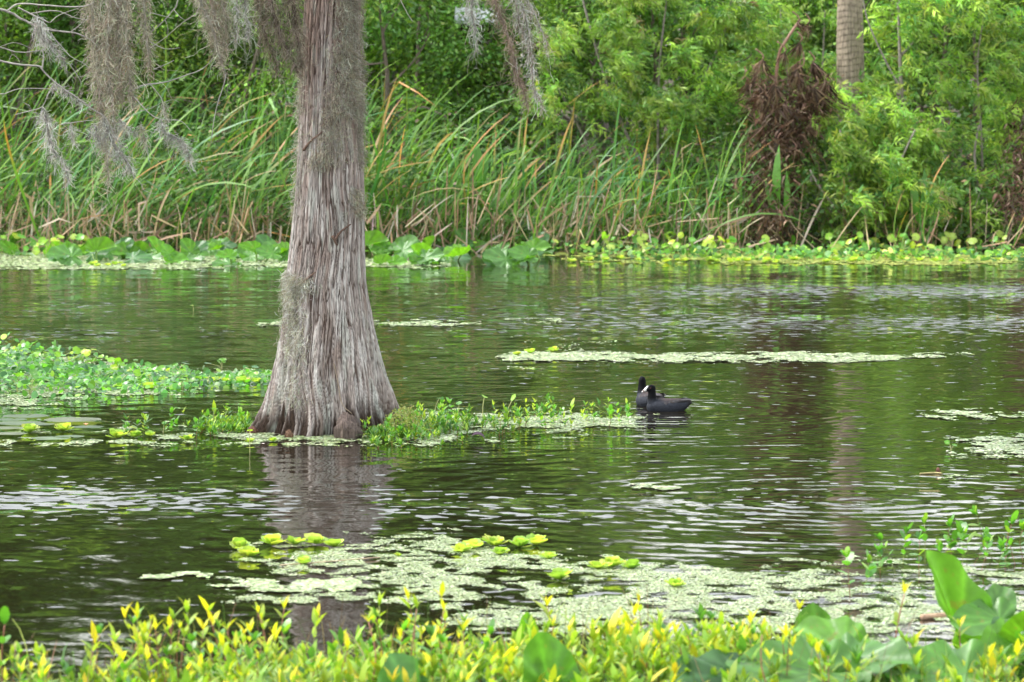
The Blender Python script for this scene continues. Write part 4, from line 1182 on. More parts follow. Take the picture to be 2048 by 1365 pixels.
def sprig(p, h, label, cat, group, style, leafL, nodes=5, per=2, name='leafy_sprig', lean=(0, 0)):
    """upright stem with pairs of leaves and a tuft on top; every leaf its own piece"""
    k = rs.integers(6)
    t = thing(name, label, cat, p, rs.random() * 6.28, group)
    if lean != (0, 0):
        t.rotation_euler = (lean[1], lean[0], t.rotation_euler.z)
    pts = STEMS[k][0]
    put('stem', (STEM_RED if (style != 'green' and rs.random() < .6) else STEM_GRN)[k], t, Matrix.Diagonal((h, h, h, 1)))
    B = bend(pts, 6)
    for q in range(nodes):
        f = .35 + .65 * (q / (nodes - 1)) if nodes > 1 else 1
        i0 = min(int(f * (len(B) - 1)), len(B) - 1)
        b = B[i0] * h
        up = f ** 2
        top = q == nodes - 1
        cnt = per + (2 if top else 0)
        a0 = rs.random() * 6.28
        for c in range(cnt):
            a = a0 + c * 2 * math.pi / cnt + rs.normal(0, .25)
            el = (.25 + .75 * up if not top else 1.1) + rs.normal(0, .18)
            d = Vector((math.cos(a) * math.cos(el), math.sin(a) * math.cos(el), math.sin(el)))
            if style == 'yellow':
                pool = L_Y if (f > .85 and rs.random() < .75) else (L_L if (f > .55 or rs.random() < .5) else L_G)
            elif style == 'lime':
                pool = L_L if rs.random() < .6 + .3 * f else L_G
            elif style == 'oval':
                pool = L_O
            else:
                pool = L_G if rs.random() < .65 else L_L
            s = leafL * (.7 if style == 'oval' and leafL > .057 else 1) * math.exp(rs.normal(0, .2)) * (.75 if top and c > 1 else 1)
            put('leaf', pool[rs.integers(len(pool))], t, scaled(frame(b, d, (-d.x * .8, -d.y * .8, .9)), s))
    return t

def sprig_stuff(name, label, P, H, leafL, style, seed, mat=M_LEAFM):
    """the rest of a bed of sprigs, joined"""
    r = np.random.default_rng(seed)
    g = Geo()
    n = len(P)
    P = np.asarray(P, float)
    bendv = np.concatenate([r.normal(0, .12, (n, 2)), np.ones((n, 1))], 1)
    T = P + bendv * H[:, None]
    t = np.linspace(0, 1, 4)
    path = P[:, None] * (1 - t)[None, :, None] + T[:, None] * t[None, :, None]
    ribbons(g, path, unit(r.normal(0, 1, (n, 3)) * [1, .4, 0]), np.full((n, 4), .0028), np.full((n, 4, 3), 1.) * [.25, .15, .08])
    for q in range(6):
        f = .25 + .75 * q / 5
        for c in range(2 if q < 5 else 4):
            a = r.random(n) * 6.28
            el = .3 + .8 * f ** 2 + r.normal(0, .25, n)
            D = np.stack([np.cos(a) * np.cos(el), np.sin(a) * np.cos(el), np.sin(el)], -1)
            if style == 'yellow':
                C = mixcols(YEL + LIM, [.35, .35, .3, 1.2, 1, 1] if f > .85 else [.06, .05, .05, 1, 1, .6], n, .15, .05, r)
                if f < .6: C = mixcols(LIM + GRN + [(.30, .20, .09)], [.6, .7, .5, 1.6, 1.5, 1.4, .25], n, .2, .05, r)
            else:
                C = mixcols(GRN + LIM, [2, 2, 1, 1, 1, .6], n, .2, .05, r)
            L = leafL * np.exp(r.normal(0, .22, n))
            leaves(g, P + (T - P) * f, D, -D * [.8, .8, 0] + [0, 0, .9], L, L * .3, C, LANCE)
    tag(link(name, g.mesh(name, mat)), label, 'plants', kind='stuff')

# ------------------------------------------------------------------ yellow-tipped bed along the near edge
def bed_edge(u):
    """distance of the bed's pond side edge"""
    return np.interp(u, [-150, 0, 200, 420, 560, 760, 1000, 1250, 1500, 1700, 2200], [17.0, 17.1, 17.3, 17.45, 17.8, 18.0, 18.05, 18.1, 17.9, 17.5, 17.2])
HERO = [(255, 1238, 'tall yellow sprig standing alone at the pond edge of the near bed'), (180, 1290, 'yellow sprig poking up near the bed corner'), (390, 1262, 'yellow sprig with wide-spread leaves at the bed edge'), (510, 1238, 'orange-yellow sprig with spread leaves below the duckweed raft'),
        (575, 1222, 'bright sprig just beside the trunk mirror image'), (625, 1240, 'orange-tipped sprig in front of the trunk mirror image'), (880, 1192, 'tallest green-yellow sprig of the near bed'), (830, 1200, 'upright lime sprig next to the tallest sprig'), (1110, 1215, 'tall yellow sprig in front of the duckweed film'),
        (1300, 1205, 'lone thin yellow sprig high above the bed'), (1575, 1222, 'red-stemmed yellow sprig before the duckweed film'), (1520, 1240, 'golden sprig pair-leaved beside the red-stemmed one'), (1785, 1190, 'thin golden sprig on a long red stem near the folded lily leaf'), (1830, 1290, 'short sprig between the pads and duckweed'), (1925, 1255, 'yellow sprig below the folded lily leaf')]
for u, v, lab in HERO:
    y = float(bed_edge(u)) + .25
    h = at(u, v, y).z
    sprig(Vector((at(u, v, y).x, y, 0)), max(h, .15), lab, 'sprig', 'yellow-tipped sprigs of the near bed', 'yellow', .074, 5)
k = 0
while k < 230:
    u = rs.uniform(-70, 2110)
    e = float(bed_edge(u))
    y = e - abs(rs.normal(0, .55))
    if u > 1650 and rs.random() < .6 or y < 16.0:
        continue
    p = Vector(((u - 1024) * y / FPX, y, 0))
    cl = float(vnoise(np.array([p.x * 2.6 + 40, p.y * 2.2, 3.0])))
    if rs.random() > .25 + 1.3 * cl:
        continue
    h = rs.uniform(.10, .20) + .18 * cl ** 1.5 + (.10 if rs.random() < .10 else 0)
    w_ = ('at the open-water end' if u < 450 else ('below the trunk mirror image' if u < 760 else ('in the thickest middle of the bed' if u < 1300 else 'among the big lily leaves')))
    sprig(p, h, 'yellow-tipped leafy sprig ' + w_ + ' of the near bed', 'sprig', 'near bed sprigs ' + w_, ['yellow', 'lime', 'green', 'oval'][rs.choice(4, p=[.56, .17, .13, .14])], rs.uniform(.048, .085), int(rs.integers(4, 7)))
    k += 1
n = 1300
u = rng.uniform(-150, 2200, n)
y = bed_edge(u) - .05 - np.abs(rng.normal(0, .9, n))
ok = (y > 14.5) & ((u < 1550) | (rng.random(n) < .35))
u, y = u[ok], y[ok]
sprig_stuff('leafy_ground_cover', 'dense green underlayer of the yellow-tipped near bed', np.stack([(u - 1024) * y / FPX, y, y * 0], -1), (.05 + .15 * rng.random(len(u))) * (.3 + 1.1 * vnoise(np.stack([u / 150., y * 2.2, u * 0], -1))), .07, 'yellow', 71)

r = np.random.default_rng(73)
g = Geo()
n = 420
u = r.uniform(-120, 2150, n)
y = bed_edge(u) + .1 - np.abs(r.normal(0, .7, n))
P, az = blade_paths(n, r.uniform(.12, .42, n), np.radians(r.normal(70, 22, n)), np.radians(r.normal(55, 35, n)), r, 6, 2.0)
kindc = mixcols([(.34, .25, .15), (.22, .13, .09), (.12, .24, .05), (.30, .36, .08)], [1.2, 1, 1, .6], n, .2, .05, r)
ribbons(g, P + np.stack([(u - 1024) * y / FPX, y, y * 0], -1)[:, None], unit(np.stack([np.cos(az + 1.57), np.sin(az + 1.57) * .5, az * 0], -1)), np.linspace(1, .3, 6)[None] * r.uniform(.0015, .0045, n)[:, None], np.repeat(kindc[:, None], 6, 1))
tag(link('dry_stalks', g.mesh('dry_stalks', M_DRY)), 'thin dry stalks and grass blades scattered through the near bed', 'stalks', kind='stuff')

# ------------------------------------------------------------------ red-stemmed sprigs at the picture edge
for k, (u, v, h) in enumerate([(1700, 1196, .15), (1722, 1190, .12), (1760, 1150, .10), (1792, 1150, .14), (1806, 1130, .12), (1838, 1150, .13), (1850, 1128, .16), (1880, 1122, .12), (1905, 1120, .13), (1925, 1130, .12), (1948, 1130, .1), (1985, 1120, .2), (1962, 1146, .12), (1992, 1148, .12), (2010, 1132, .16), (2030, 1130, .14), (2046, 1126, .13), (2060, 1135, .15), (2020, 1150, .1), (1936, 1112, .09), (1890, 1140, .09), (1972, 1120, .1)]):
    sprig(on(u, v), h * 1.35, ['round-leaved red-stemmed sprig in the duckweed near the folded lily leaf', 'round-leaved red-stemmed sprig in the clump at the picture edge'][u > 1870], 'sprig', ['red-stemmed sprigs by the folded leaf', 'red-stemmed sprigs at the picture edge'][u > 1870], 'oval', .056, 4, 2, lean=(rs.normal(.1, .2), rs.normal(0, .15)))

# ------------------------------------------------------------------ sprigs of the cypress-foot mat
def band(u):
    return np.interp(u, [200, 320, 500, 640, 740, 900, 1100, 1300], [872, 866, 856, 870, 872, 858, 846, 848]), np.interp(u, [200, 320, 500, 640, 740, 900, 1100, 1300], [6, 8, 12, 14, 22, 22, 18, 9])
k = 0
while k < 120:
    u = rs.choice([rs.uniform(230, 520), rs.uniform(640, 930), rs.uniform(720, 1330), rs.uniform(930, 1300)], p=[.2, .35, .25, .2])
    c, s = band(u)
    v = c + rs.normal(0, .5) * s
    p = on(u, v)
    if abs(p.x - TREE.x) < .52 and abs(p.y - TY) < .42 or u > 1265 or (500 < u < 720 and rs.random() < .85):
        continue
    w_ = 'beside the cypress foot on the moss-curtain side' if u < 600 else ('crowded against the cypress foot' if u < 900 else 'strung out from the cypress towards the coots')
    sprig(p, rs.uniform(.05, .14), 'small green sprig ' + w_, 'sprig', 'mat sprigs ' + w_, ['green', 'oval', 'lime'][rs.choice(3, p=[.45, .3, .25])], rs.uniform(.035, .055), 4)
    k += 1
for u, v, vt, lab in [(1010, 840, 818, 0), (575, 0, 0, 0)][:0]:
    pass
n = 420
u = rng.choice([0, 1], n, p=[.3, .7])
u = np.where(u == 0, rng.uniform(400, 500, n), 740 + np.abs(rng.normal(0, 120, n)))
P = []
for q in u:
    c, s = band(q)
    p = on(q, c + rng.normal(0, .55) * s)
    if abs(p.x - TREE.x) < .5 and abs(p.y - TY) < .40:
        p.y -= .45
    P.append((p.x, p.y, 0))
sprig_stuff('leafy_ground_cover', 'low green leaves carpeting the mat at the cypress foot', P, rng.uniform(.01, .05, n), .045, 'green', 72)
# flowering low herb at the cypress foot
g = Geo()
n = 1600
q = np.array([tuple(on(a, b)) for a, b in zip(rng.normal(800, 30, n), 868 + rng.normal(0, 5, n))])
q[:, 2] = .02 + rng.random(n) * .17 * np.exp(-((q[:, 0] - on(805, 868).x) / .16) ** 2)
leaves(g, q, rdir(n) + [0, 0, .4], rdir(n) + [0, -.3, .7], .018, .013, mixcols([(.30, .33, .10), (.22, .30, .08), (.36, .34, .13)], [1, 1, 1], n), DIAMOND)
tag(link('foaming_herb', g.mesh('foaming_herb', M_LEAFM)), 'fine frothy olive herb heaped against the cypress foot', 'herb', kind='stuff')

# ------------------------------------------------------------------ pennywort: round leaves on stalks
def disc_mesh(C, cup=.15, name='leaf', notch=.25, seed=0, mat=M_WAX, ruff=.06):
    r = np.random.default_rng(seed)
    nt = 16
    th = np.linspace(notch / 2, 2 * math.pi - notch / 2, nt)
    V = [(0, 0, 0)]
    for f in (.55, 1.0):
        for t in th:
            rr = f * (1 + ruff * math.sin(t * 5 + seed) + r.normal(0, .02))
            V.append((rr * math.cos(t + math.pi), rr * math.sin(t + math.pi), cup * f * f + ruff * f * math.cos(t * 4 + seed) * .6))
    T = [(0, k + 1, k + 2) for k in range(nt - 1)]
    Q = [(1 + k, 1 + nt + k, 2 + nt + k, 2 + k) for k in range(nt - 1)]
    c = np.repeat(np.array([C], float), len(V), 0)
    c[0] *= 1.25
    c[1 + nt:] *= .95
    g = Geo(); g.add(V, T, Q, c)
    return g.mesh(name, mat)
PW = [disc_mesh(c, cu, seed=s) for c, cu, s in [((.12, .30, .04), .15, 1), ((.22, .40, .04), .2, 2), ((.36, .46, .04), -.15, 3), ((.10, .24, .05), .1, 4), ((.30, .40, .07), -.1, 5)]]
PWF = [disc_mesh(c, cu, seed=s) for c, cu, s in [((.10, .24, .05), .15, 6), ((.16, .32, .06), .2, 7), ((.07, .18, .06), .1, 8)]]
def stalk_to(p, C=(.38, .40, .16), r=.003):
    g = Geo()
    tube(g, bend([Vector((0, 0, -.03)), Vector((p.x * .25 + rs.normal(0, .008), p.y * .25, p.z * .5)), p], 4), r, 5, C)
    return g.mesh('stalk', M_STEM)
def pennywort(p, leavespec, label, group, pool=PW, C=(.38, .40, .16), name='pennywort_plant'):
    """leavespec: (dx, dy, height, radius, tilt towards the viewer 0..1)"""
    t = thing(name, label, 'pennywort', p, 0, group)
    for dx, dy, h, R, tl in leavespec:
        e = Vector((dx, dy, h))
        nrm = Vector((rs.normal(0, .35), -tl, 1 - tl * .6))
        lf = put('leaf', pool[rs.integers(len(pool))], t, scaled(frame(e, Vector((rs.normal(0, 1), rs.normal(0, 1), rs.normal(0, .2))), nrm), R))
        put('stalk', stalk_to(e, C), t, Matrix.Identity(4))
    return t
pennywort(on(1014, 838), [(.05, 0, .155, .028, .9)], 'tall single round leaf on a pale stalk nearest the coots', 'lone pennyworts', PW[1:2])
pennywort(on(966, 838), [(.01, 0, .16, .025, .6)], 'round leaf on a pale wavy stalk standing before the dark water', 'lone pennyworts', PW[1:2])
pennywort(on(918, 838), [(0, 0, .115, .022, .5)], 'small grey-green folded leaf on a short stalk in the mat', 'lone pennyworts', PW[3:4])
pennywort(on(868, 832), [(.04, 0, .13, .022, .1)], 'flat pale leaf on a slanting stalk beside the cypress foot', 'lone pennyworts', PW[3:4])
pennywort(on(428, 862), [(.002, 0, .155, .028, .3)], 'round leaf on a straight stalk before the dark mirror patch', 'lone pennyworts', PW[0:1])
pennywort(on(450, 850), [(.02, 0, .11, .022, .5), (-.02, 0, .08, .015, .2)], 'yellow-green twin-leaved pennywort beside the straight-stalked one', 'lone pennyworts', PW[2:3])
pennywort(on(500, 905), [(0, 0, .15, .022, .05)], 'flat leaf on a thin stalk standing in open water below the cypress', 'lone pennyworts', PW[4:5])
pennywort(on(326, 866), [(.01, 0, .07, .02, .5)], 'little pennywort leaf at the mat tail near the lily pads', 'lone pennyworts', PW[0:1])
pennywort(on(266, 868), [(.0, 0, .05, .03, .05)], 'flat yellow leaf just above the water near the lily pads', 'lone pennyworts', PW[2:3])
pennywort(on(386, 622), [(-.01, 0, .06, .018, .2)], 'lone tiny leaf sticking out of the open water behind', 'lone pennyworts', PW[4:5])
pennywort(on(1900, 900), [(-.02, 0, .05, .02, .6), (.03, 0, .03, .018, .3)], 'tiny pennywort in the lower duckweed patch at the picture edge', 'lone pennyworts', PW[0:2])
# the leafy clump beside the cypress
pennywort(on(155, 738), [(-.01, 0, .155, .038, .8), (.05, .03, .15, .03, .9), (.085, -.02, .14, .034, .75), (.14, 0, .17, .028, .05), (-.05, 0, .09, .03, .1), (.2, .05, .1, .026, .5)], 'fan of tall pennywort stalks with two yellow leaves above the leafy clump', 'clump pennyworts standing out', PW[1:3])
pennywort(on(108, 740), [(-.02, 0, .15, .03, .6), (.03, 0, .13, .03, .8), (-.05, 0, .1, .03, .5)], 'pennywort with curled stalk at the crest of the leafy clump', 'clump pennyworts standing out', PW[0:2])
pennywort(on(228, 752), [(-.02, 0, .13, .04, .8), (.03, 0, .12, .036, .9), (.0, -.03, .07, .036, .9), (.06, 0, .10, .03, .7)], 'big yellow-green pennywort cluster at the clump edge', 'clump pennyworts standing out', PW[1:3])
for k in range(70):
    f = rs.random()
    u = -60 + 620 * f ** 1.3
    v = np.interp(u, [-60, 120, 300, 560], [765, 765, 765, 758]) + rs.normal(0, 1) * np.interp(u, [-60, 120, 300, 560], [22, 18, 11, 5])
    hm = np.interp(u, [-60, 60, 120, 300, 560], [.17, .17, .12, .09, .06])
    nl = rs.integers(2, 5)
    w_ = 'in the thick leafy clump at the picture edge' if u < 200 else 'along the tapering mat towards the cypress'
    pennywort(on(u, v), [(rs.normal(0, .05), rs.normal(0, .05), hm * rs.uniform(.4, 1.1), rs.uniform(.02, .036), rs.uniform(.1, .9)) for _ in range(nl)], 'small green pennywort ' + w_, 'pennyworts ' + w_, PWF if rs.random() < .55 else PW)
g = Geo()
n = 5200
f = rng.random(n) ** 1.5
u = -160 + 700 * f
v = np.interp(u, [-160, 120, 300, 560], [758, 762, 765, 758]) + rng.normal(0, 1, n) * np.interp(u, [-160, 120, 300, 560], [22, 19, 10, 4])
hm = np.interp(u, [-160, 60, 110, 200, 330, 560], [.20, .19, .12, .07, .03, .015])
P = np.array([tuple(on(a, b)) for a, b in zip(u, v)])
P[:, 2] = rng.random(n) ** .6 * hm * (.6 + .8 * vnoise(np.stack([P[:, 0] * 6, P[:, 1] * 2, P[:, 0] * 0], -1)))
leaves(g, P, rdir(n) * [1, 1, .4], rdir(n) * .6 + [0, -.35, .8], .05 * np.exp(rng.normal(0, .2, n)), .042 * np.exp(rng.normal(0, .2, n)), mixcols([(.075, .20, .045), (.11, .26, .045), (.05, .14, .045), (.18, .31, .05)], [3, 2, 2.4, .6], n, .28), OVAL)
tag(link('leafy_ground_cover', g.mesh('leafy_ground_cover', M_WAX)), 'thick mound of small round green leaves on the floating mat beside the cypress', 'plants', kind='stuff')

# far bank pennywort fringe
g = Geo()
n = 3600
u = rng.uniform(-150, 2250, n)
vlo = np.interp(u, [-150, 250, 600, 800, 1100, 1300, 2250], [500, 500, 500, 505, 508, 522, 526])
P = np.array([tuple(on(a, b)) for a, b in zip(u, vlo - np.abs(rng.normal(0, 12, n)))])
gz_ = np.maximum(ground_z(P[:, 0], P[:, 1]), 0)
P[:, 2] = gz_ + rng.random(n) * np.interp(u, [-150, 1050, 1150, 2250], [.18, .18, .17, .10])
leaves(g, P, rdir(n) * [1, 1, .4], rdir(n) * .5 + [0, -.6, .6], [.07][0] * np.exp(rng.normal(0, .3, n)), .06 * np.exp(rng.normal(0, .25, n)),
       mixcols([(.12, .27, .04), (.20, .36, .05), (.42, .46, .10), (.08, .20, .05), (.5, .50, .2)], [3, 2, .4, 3.4, .2], n, .32), OVAL)
tag(link('pennywort_fringe', g.mesh('pennywort_fringe', M_LEAFM)), 'fringe of small round yellow-green leaves lining the far bank', 'plants', kind='stuff')
for k in range(60):
    u = rs.uniform(1100, 2060) if k < 45 else rs.uniform(0, 180)
    p = on(u, rs.uniform(503, 520))
    w_ = 'below the willows on the far waterline' if k < 45 else 'on the far waterline under the bare twigs'
    pennywort(p, [(rs.normal(0, .1), rs.normal(0, .1), rs.uniform(.08, .3), rs.uniform(.04, .065), rs.uniform(.5, 1)) for _ in range(3)], 'pale yellow-green round-leaved pennywort ' + w_, 'pennyworts ' + w_, [PW[1], PW[2], PW[4], PW[0]])

# ------------------------------------------------------------------ water lettuce rosettes
WLM = []
for s in range(4):
    r = np.random.default_rng(800 + s)
    V, T, Q, C = [], [], [], []
    m, k_ = 5, 5
    for a in range(m):
        t = a / (m - 1)
        w = [.10, .26, .44, .52, .38][a]
        for b in range(k_):
            q = b / (k_ - 1) * 2 - 1
            V.append((t - .10 * q * q * (t > .7), q * w, .10 * t * t + .14 * w * q * q + .05 * t * math.sin(q * 7 + s * 2) + r.normal(0, .008)))
            C.append(np.array([(.30, .42, .09), (.38, .47, .11), (.24, .37, .08), (.44, .48, .10)][s]) * (.8 + .3 * t) * (1.12 if b == 2 else 1))
    for a in range(m - 1):
        for b in range(k_ - 1):
            Q.append((a * k_ + b, a * k_ + b + 1, a * k_ + k_ + b + 1, a * k_ + k_ + b))
    g = Geo(); g.add(V, None, Q, np.array(C)); WLM.append(g.mesh('leaf', M_LEAF))
def lettuce(u, v, size, label, group='water lettuce rosettes'):
    """size: rosette width in photo pixels"""
    p = on(u, v)
    t = thing('water_lettuce', label, 'water lettuce', p, rs.random() * 6, group)
    R = size / ppm(p.y) / 2 * (.8 if u < 560 and v < 1000 else 1.0)
    nl = 11
    for k in range(nl):
        a = k * 2.4 + rs.normal(0, .15)
        f = k / nl
        el = .25 + .85 * f + rs.normal(0, .1)
        d = Vector((math.cos(a) * math.cos(el), math.sin(a) * math.cos(el), math.sin(el)))
        put('leaf', WLM[rs.integers(4)], t, scaled(frame((0, 0, .004), d, (-d.x, -d.y, .9)), R * (1.12 - .35 * f) * math.exp(rs.normal(0, .1))))
for u, v, s, lab in [
    (480, 1100, 52, 'green water lettuce at the outer end of the rosettes beside the trunk mirror'), (498, 1116, 56, 'yellow water lettuce at the front of the rosettes beside the trunk mirror'), (545, 1092, 60, 'green water lettuce second in the row beside the trunk mirror'), (590, 1092, 46, 'water lettuce third in the row beside the trunk mirror'),
    (632, 1090, 50, 'water lettuce fourth in the row, at the trunk mirror'), (668, 1096, 48, 'pale water lettuce ending the row in the trunk mirror'), (608, 1130, 40, 'small water lettuce alone below the row in the trunk mirror'), (924, 1106, 48, 'water lettuce at the trunk end of the middle rosettes'), (946, 1100, 50, 'yellow water lettuce second of the middle rosettes'),
    (990, 1094, 56, 'broad water lettuce third of the middle rosettes'), (1040, 1096, 50, 'water lettuce fourth of the middle rosettes'), (1072, 1092, 56, 'largest yellow water lettuce of the middle rosettes'), (1000, 1112, 44, 'water lettuce in front of the middle rosettes'), (1098, 1120, 40, 'orange-tinged water lettuce trailing the middle rosettes'),
    (1196, 1140, 46, 'water lettuce at the inner end of the trio'), (1226, 1136, 56, 'yellow water lettuce in the middle of the trio'), (1262, 1140, 46, 'water lettuce at the outer end of the trio'), (1120, 1162, 60, 'single bright water lettuce below the trio'), (1350, 1176, 44, 'small lone water lettuce out in the duckweed'), (797, 1114, 18, 'tiny water lettuce in the duckweed between the rosette rows'),
    (60, 866, 52, 'pale water lettuce among the lily pads'), (128, 864, 54, 'pale water lettuce beside the lily pads'), (234, 878, 58, 'water lettuce at the tail of the cypress-foot mat'), (270, 876, 44, 'second water lettuce at the tail of the cypress-foot mat'), (300, 874, 34, 'third small water lettuce at the tail of the mat'), (375, 882, 40, 'water lettuce at the mat edge before the cypress'),
    (236, 780, 34, 'yellow water lettuce below the leafy clump'), (276, 780, 26, 'little yellow water lettuce in the clump shallows'), (292, 780, 44, 'largest yellow water lettuce below the leafy clump'), (420, 766, 40, 'pale water lettuce along the tapering mat'), (446, 768, 40, 'second water lettuce along the tapering mat'), (484, 768, 46, 'third water lettuce along the tapering mat'), (514, 768, 34, 'water lettuce beside the cypress flank on the tapering mat'), (328, 766, 34, 'flat yellow water lettuce inside the tapering mat'),
    (1034, 712, 22, 'tiny water lettuce at the tip of the long duckweed streak'), (1060, 708, 26, 'yellow water lettuce on the long duckweed streak'), (1106, 706, 30, 'third water lettuce on the long duckweed streak'),
    (500, 886, 30, 'pale water lettuce before the cypress foot'), (546, 884, 26, 'small water lettuce before the cypress foot')]:
    lettuce(u, v, s, lab)
for k in range(44):
    u = rs.uniform(1100, 2060) if k < 36 else rs.uniform(170, 260)
    v = rs.uniform(519, 527) if k < 36 else rs.uniform(528, 536)
    w_ = 'lining the far waterline below the willows' if k < 36 else 'at the far lily leaves behind the cypress'
    lettuce(u, v, rs.uniform(14, 28), 'small yellow water lettuce ' + w_, 'water lettuce ' + w_)

# ------------------------------------------------------------------ floating lily pads
for k, (u, v, w_, lab) in enumerate([(52, 834, 96, 'topmost of the flat lily pads at the picture edge'), (22, 842, 66, 'second flat lily pad from the top at the picture edge'), (146, 843, 120, 'widest flat lily pad lying apart from the others'), (40, 851, 100, 'third flat lily pad at the picture edge'), (176, 859, 66, 'flat lily pad with upturned pink edge'), (14, 862, 70, 'half-seen flat lily pad at the picture edge'), (100, 884, 80, 'frontmost flat lily pad, nearer the mat tail'), (140, 881, 60, 'flat lily pad touching the frontmost one'), (20, 876, 70, 'low flat lily pad at the picture edge'), (80, 858, 60, 'flat lily pad behind the pale water lettuce')]):
    p = on(u, v); p.z = .006 + .003 * k
    o = link('lily_pad', disc_mesh([(.16, .22, .12), (.13, .2, .1), (.2, .23, .14)][k % 3], .004, 'lily_pad', .2, 20 + k, M_WAX, .012))
    o.location = p
    R = w_ / ppm(p.y) / 2
    o.scale = (R, R, R)
    o.rotation_euler = (0, 0, rs.random() * 6)
    tag(o, lab, 'lily pad', 'flat lily pads at the picture edge')
g = Geo()
leaves(g, [(0, 0, 0)] * 7, [(math.cos(a), math.sin(a), .6) for a in np.arange(7) * .9], [(0, 0, 1)] * 7, .03, .012, (.62, .30, .36), OVAL)
o = link('lily_flower', g.mesh('lily_flower', M_LEAF)); o.location = on(172, 856) + Vector((0, 0, .02))
tag(o, 'small pink lily bloom between the flat pads', 'flower')

# ------------------------------------------------------------------ big lily leaves (spatterdock)
def heart(C, fold, curl, wave, seed, hole=False):
    """heart-shaped leaf, tip towards +x, attached at the origin"""
    nt, nr = 48, 6
    ph = np.linspace(-math.pi, math.pi, nt + 1)
    tabA = np.radians([0, 20, 45, 75, 100, 125, 145, 160, 172, 180])
    tabR = np.array([1.0, .88, .66, .53, .50, .52, .54, .48, .30, .08])
    V, C_ = [(0, 0, 0)], [np.array(C) * 1.15]
    r = np.random.default_rng(seed)
    for k in range(1, nr + 1):
        f = k / nr
        for a in ph[:-1]:
            R = np.interp(abs(a), tabA, tabR) * f
            x, y = R * math.cos(a), R * math.sin(a)
            z = fold * abs(y) - .25 * fold * (abs(y) < .05) * .0 + curl * x * x + wave * math.sin(a * 5 + seed) * f * f * .5 + wave * .5 * math.sin(a * 9 + 2 * seed) * f * f
            yy = y * (1 - .25 * min(abs(fold), 1.2))
            V.append((x, yy, z))
            vein = 1.45 if abs(y) < .025 else (1.28 if round(a / (2 * math.pi) * 48) % 4 == 0 else .96)
            C_.append(np.array(C) * vein)
    T = [(0, 1 + (k + 1) % nt, 1 + k) for k in range(nt)]
    T = [(a, c, b) for a, b, c in T]
    Q = []
    for k in range(nr - 1):
        for j in range(nt):
            a, b = 1 + k * nt + j, 1 + k * nt + (j + 1) % nt
            Q.append((a, a + nt, b + nt, b))
    g = Geo(); g.add(V, T, Q, np.array(C_))
    return g.mesh('leaf', M_LILY)
HL = [heart((.08, .20, .03), .18, .05, .10, 1), heart((.11, .26, .03), .6, -.1, .10, 2), heart((.06, .15, .045), -.1, -.2, .12, 3), heart((.13, .28, .03), .9, .1, .08, 4), heart((.09, .20, .05), .08, .12, .14, 5)]
def lily(p, label, group, specs, name='lily_plant', sr=.006):
    """specs: (x, y, z of leaf base above the water, tip direction, normal, length, mesh)"""
    t = thing(name, label, 'lily', p, 0, group)
    for (x, y, z, d, nn, L, k, *ws) in specs:
        e = Vector((x, y, z))
        put('leaf', HL[k], t, scaled(frame(e, d, nn), L * .72, L * .72 * (ws[0] if ws else 1)))
        gk = Geo(); tube(gk, bend([Vector((x * .3, y * .3 + .02, -.05)), Vector((x * .7, y * .7 + .01, z * .5)), e], 4), sr, 6, (.16, .26, .06))
        put('stalk', gk.mesh('stalk', M_STEM), t, Matrix.Identity(4))
    return t
NG = 'big lily leaves of the near bed'
def nl(u, v, y, label, specs):
    p = at(u, v, y)
    b = Vector((p.x, y, 0))
    lily(b, label, NG, [(dx, dy, p.z + dz, d, nn, L, k, *w) for dx, dy, dz, d, nn, L, k, *w in specs], sr=.008)
nl(1915, 1268, 18.3, 'tall folded lily leaf standing upright above the near bed', [(0, 0, 0, (-.32, -.12, 1.0), (.55, -.75, .1), .54, 1, .75)])
nl(2000, 1240, 18.2, 'grey-green lily leaf tilted to the sky beside the folded one', [(.0, 0, 0, (-.9, -.5, -.15), (0, -.55, 1), .36, 0), (.1, -.1, -.02, (.5, -.7, -.35), (.1, -.6, .9), .40, 2), (-.02, .06, .02, (.2, .3, .3), (.1, -.7, .5), .22, 4)])
nl(2040, 1300, 17.4, 'overlapping lily leaves at the corner of the near bed', [(0, 0, 0, (-.6, -.5, -.25), (-.2, -.7, .9), .38, 1), (-.1, -.1, -.04, (-.2, -.6, -.4), (0, -.8, .7), .40, 2), (.05, 0, .02, (.3, -.4, .4), (-.4, -.9, .3), .36, 3)])
nl(1930, 1345, 17.2, 'wide lily leaf spread flat low in front of the folded one', [(0, 0, 0, (-.9, -.3, -.1), (.1, -.45, 1), .50, 0), (-.1, .3, -.02, (-.3, -.5, .05), (0, -.5, 1), .28, 4)])
nl(1790, 1335, 17.3, 'dark lily leaves between the sprigs and the corner leaves', [(-.05, 0, .02, (-.2, -.7, .1), (.2, -.6, .8), .34, 2), (.1, .05, -.02, (.7, -.4, -.1), (.1, -.5, 1), .36, 0), (-.2, .1, .05, (-.5, .3, .25), (.3, -.6, .6), .34, 1)])
nl(1640, 1345, 17.0, 'broad pale lily leaf filling the lower edge of the near bed', [(0, 0, 0, (-1, -.25, .0), (.05, -.4, 1), .56, 0), (.12, .2, .02, (.6, -.3, 0), (0, -.5, 1), .40, 4)])
nl(1630, 1290, 18.2, 'small upright lily leaf behind the yellow sprigs', [(0, 0, 0, (-.05, -.1, 1), (-.2, -1, .2), .26, 4)])
nl(1480, 1355, 16.9, 'low green lily leaf half hidden by sprigs at the lower edge', [(0, 0, 0, (-.7, -.4, .15), (.2, -.6, .8), .42, 2)])
nl(1095, 1374, 16.8, 'largest bright lily leaf rising at the lower edge in the middle', [(.02, 0, -.02, (-.25, -.1, .8), (.25, -.8, .75), .36, 0)])
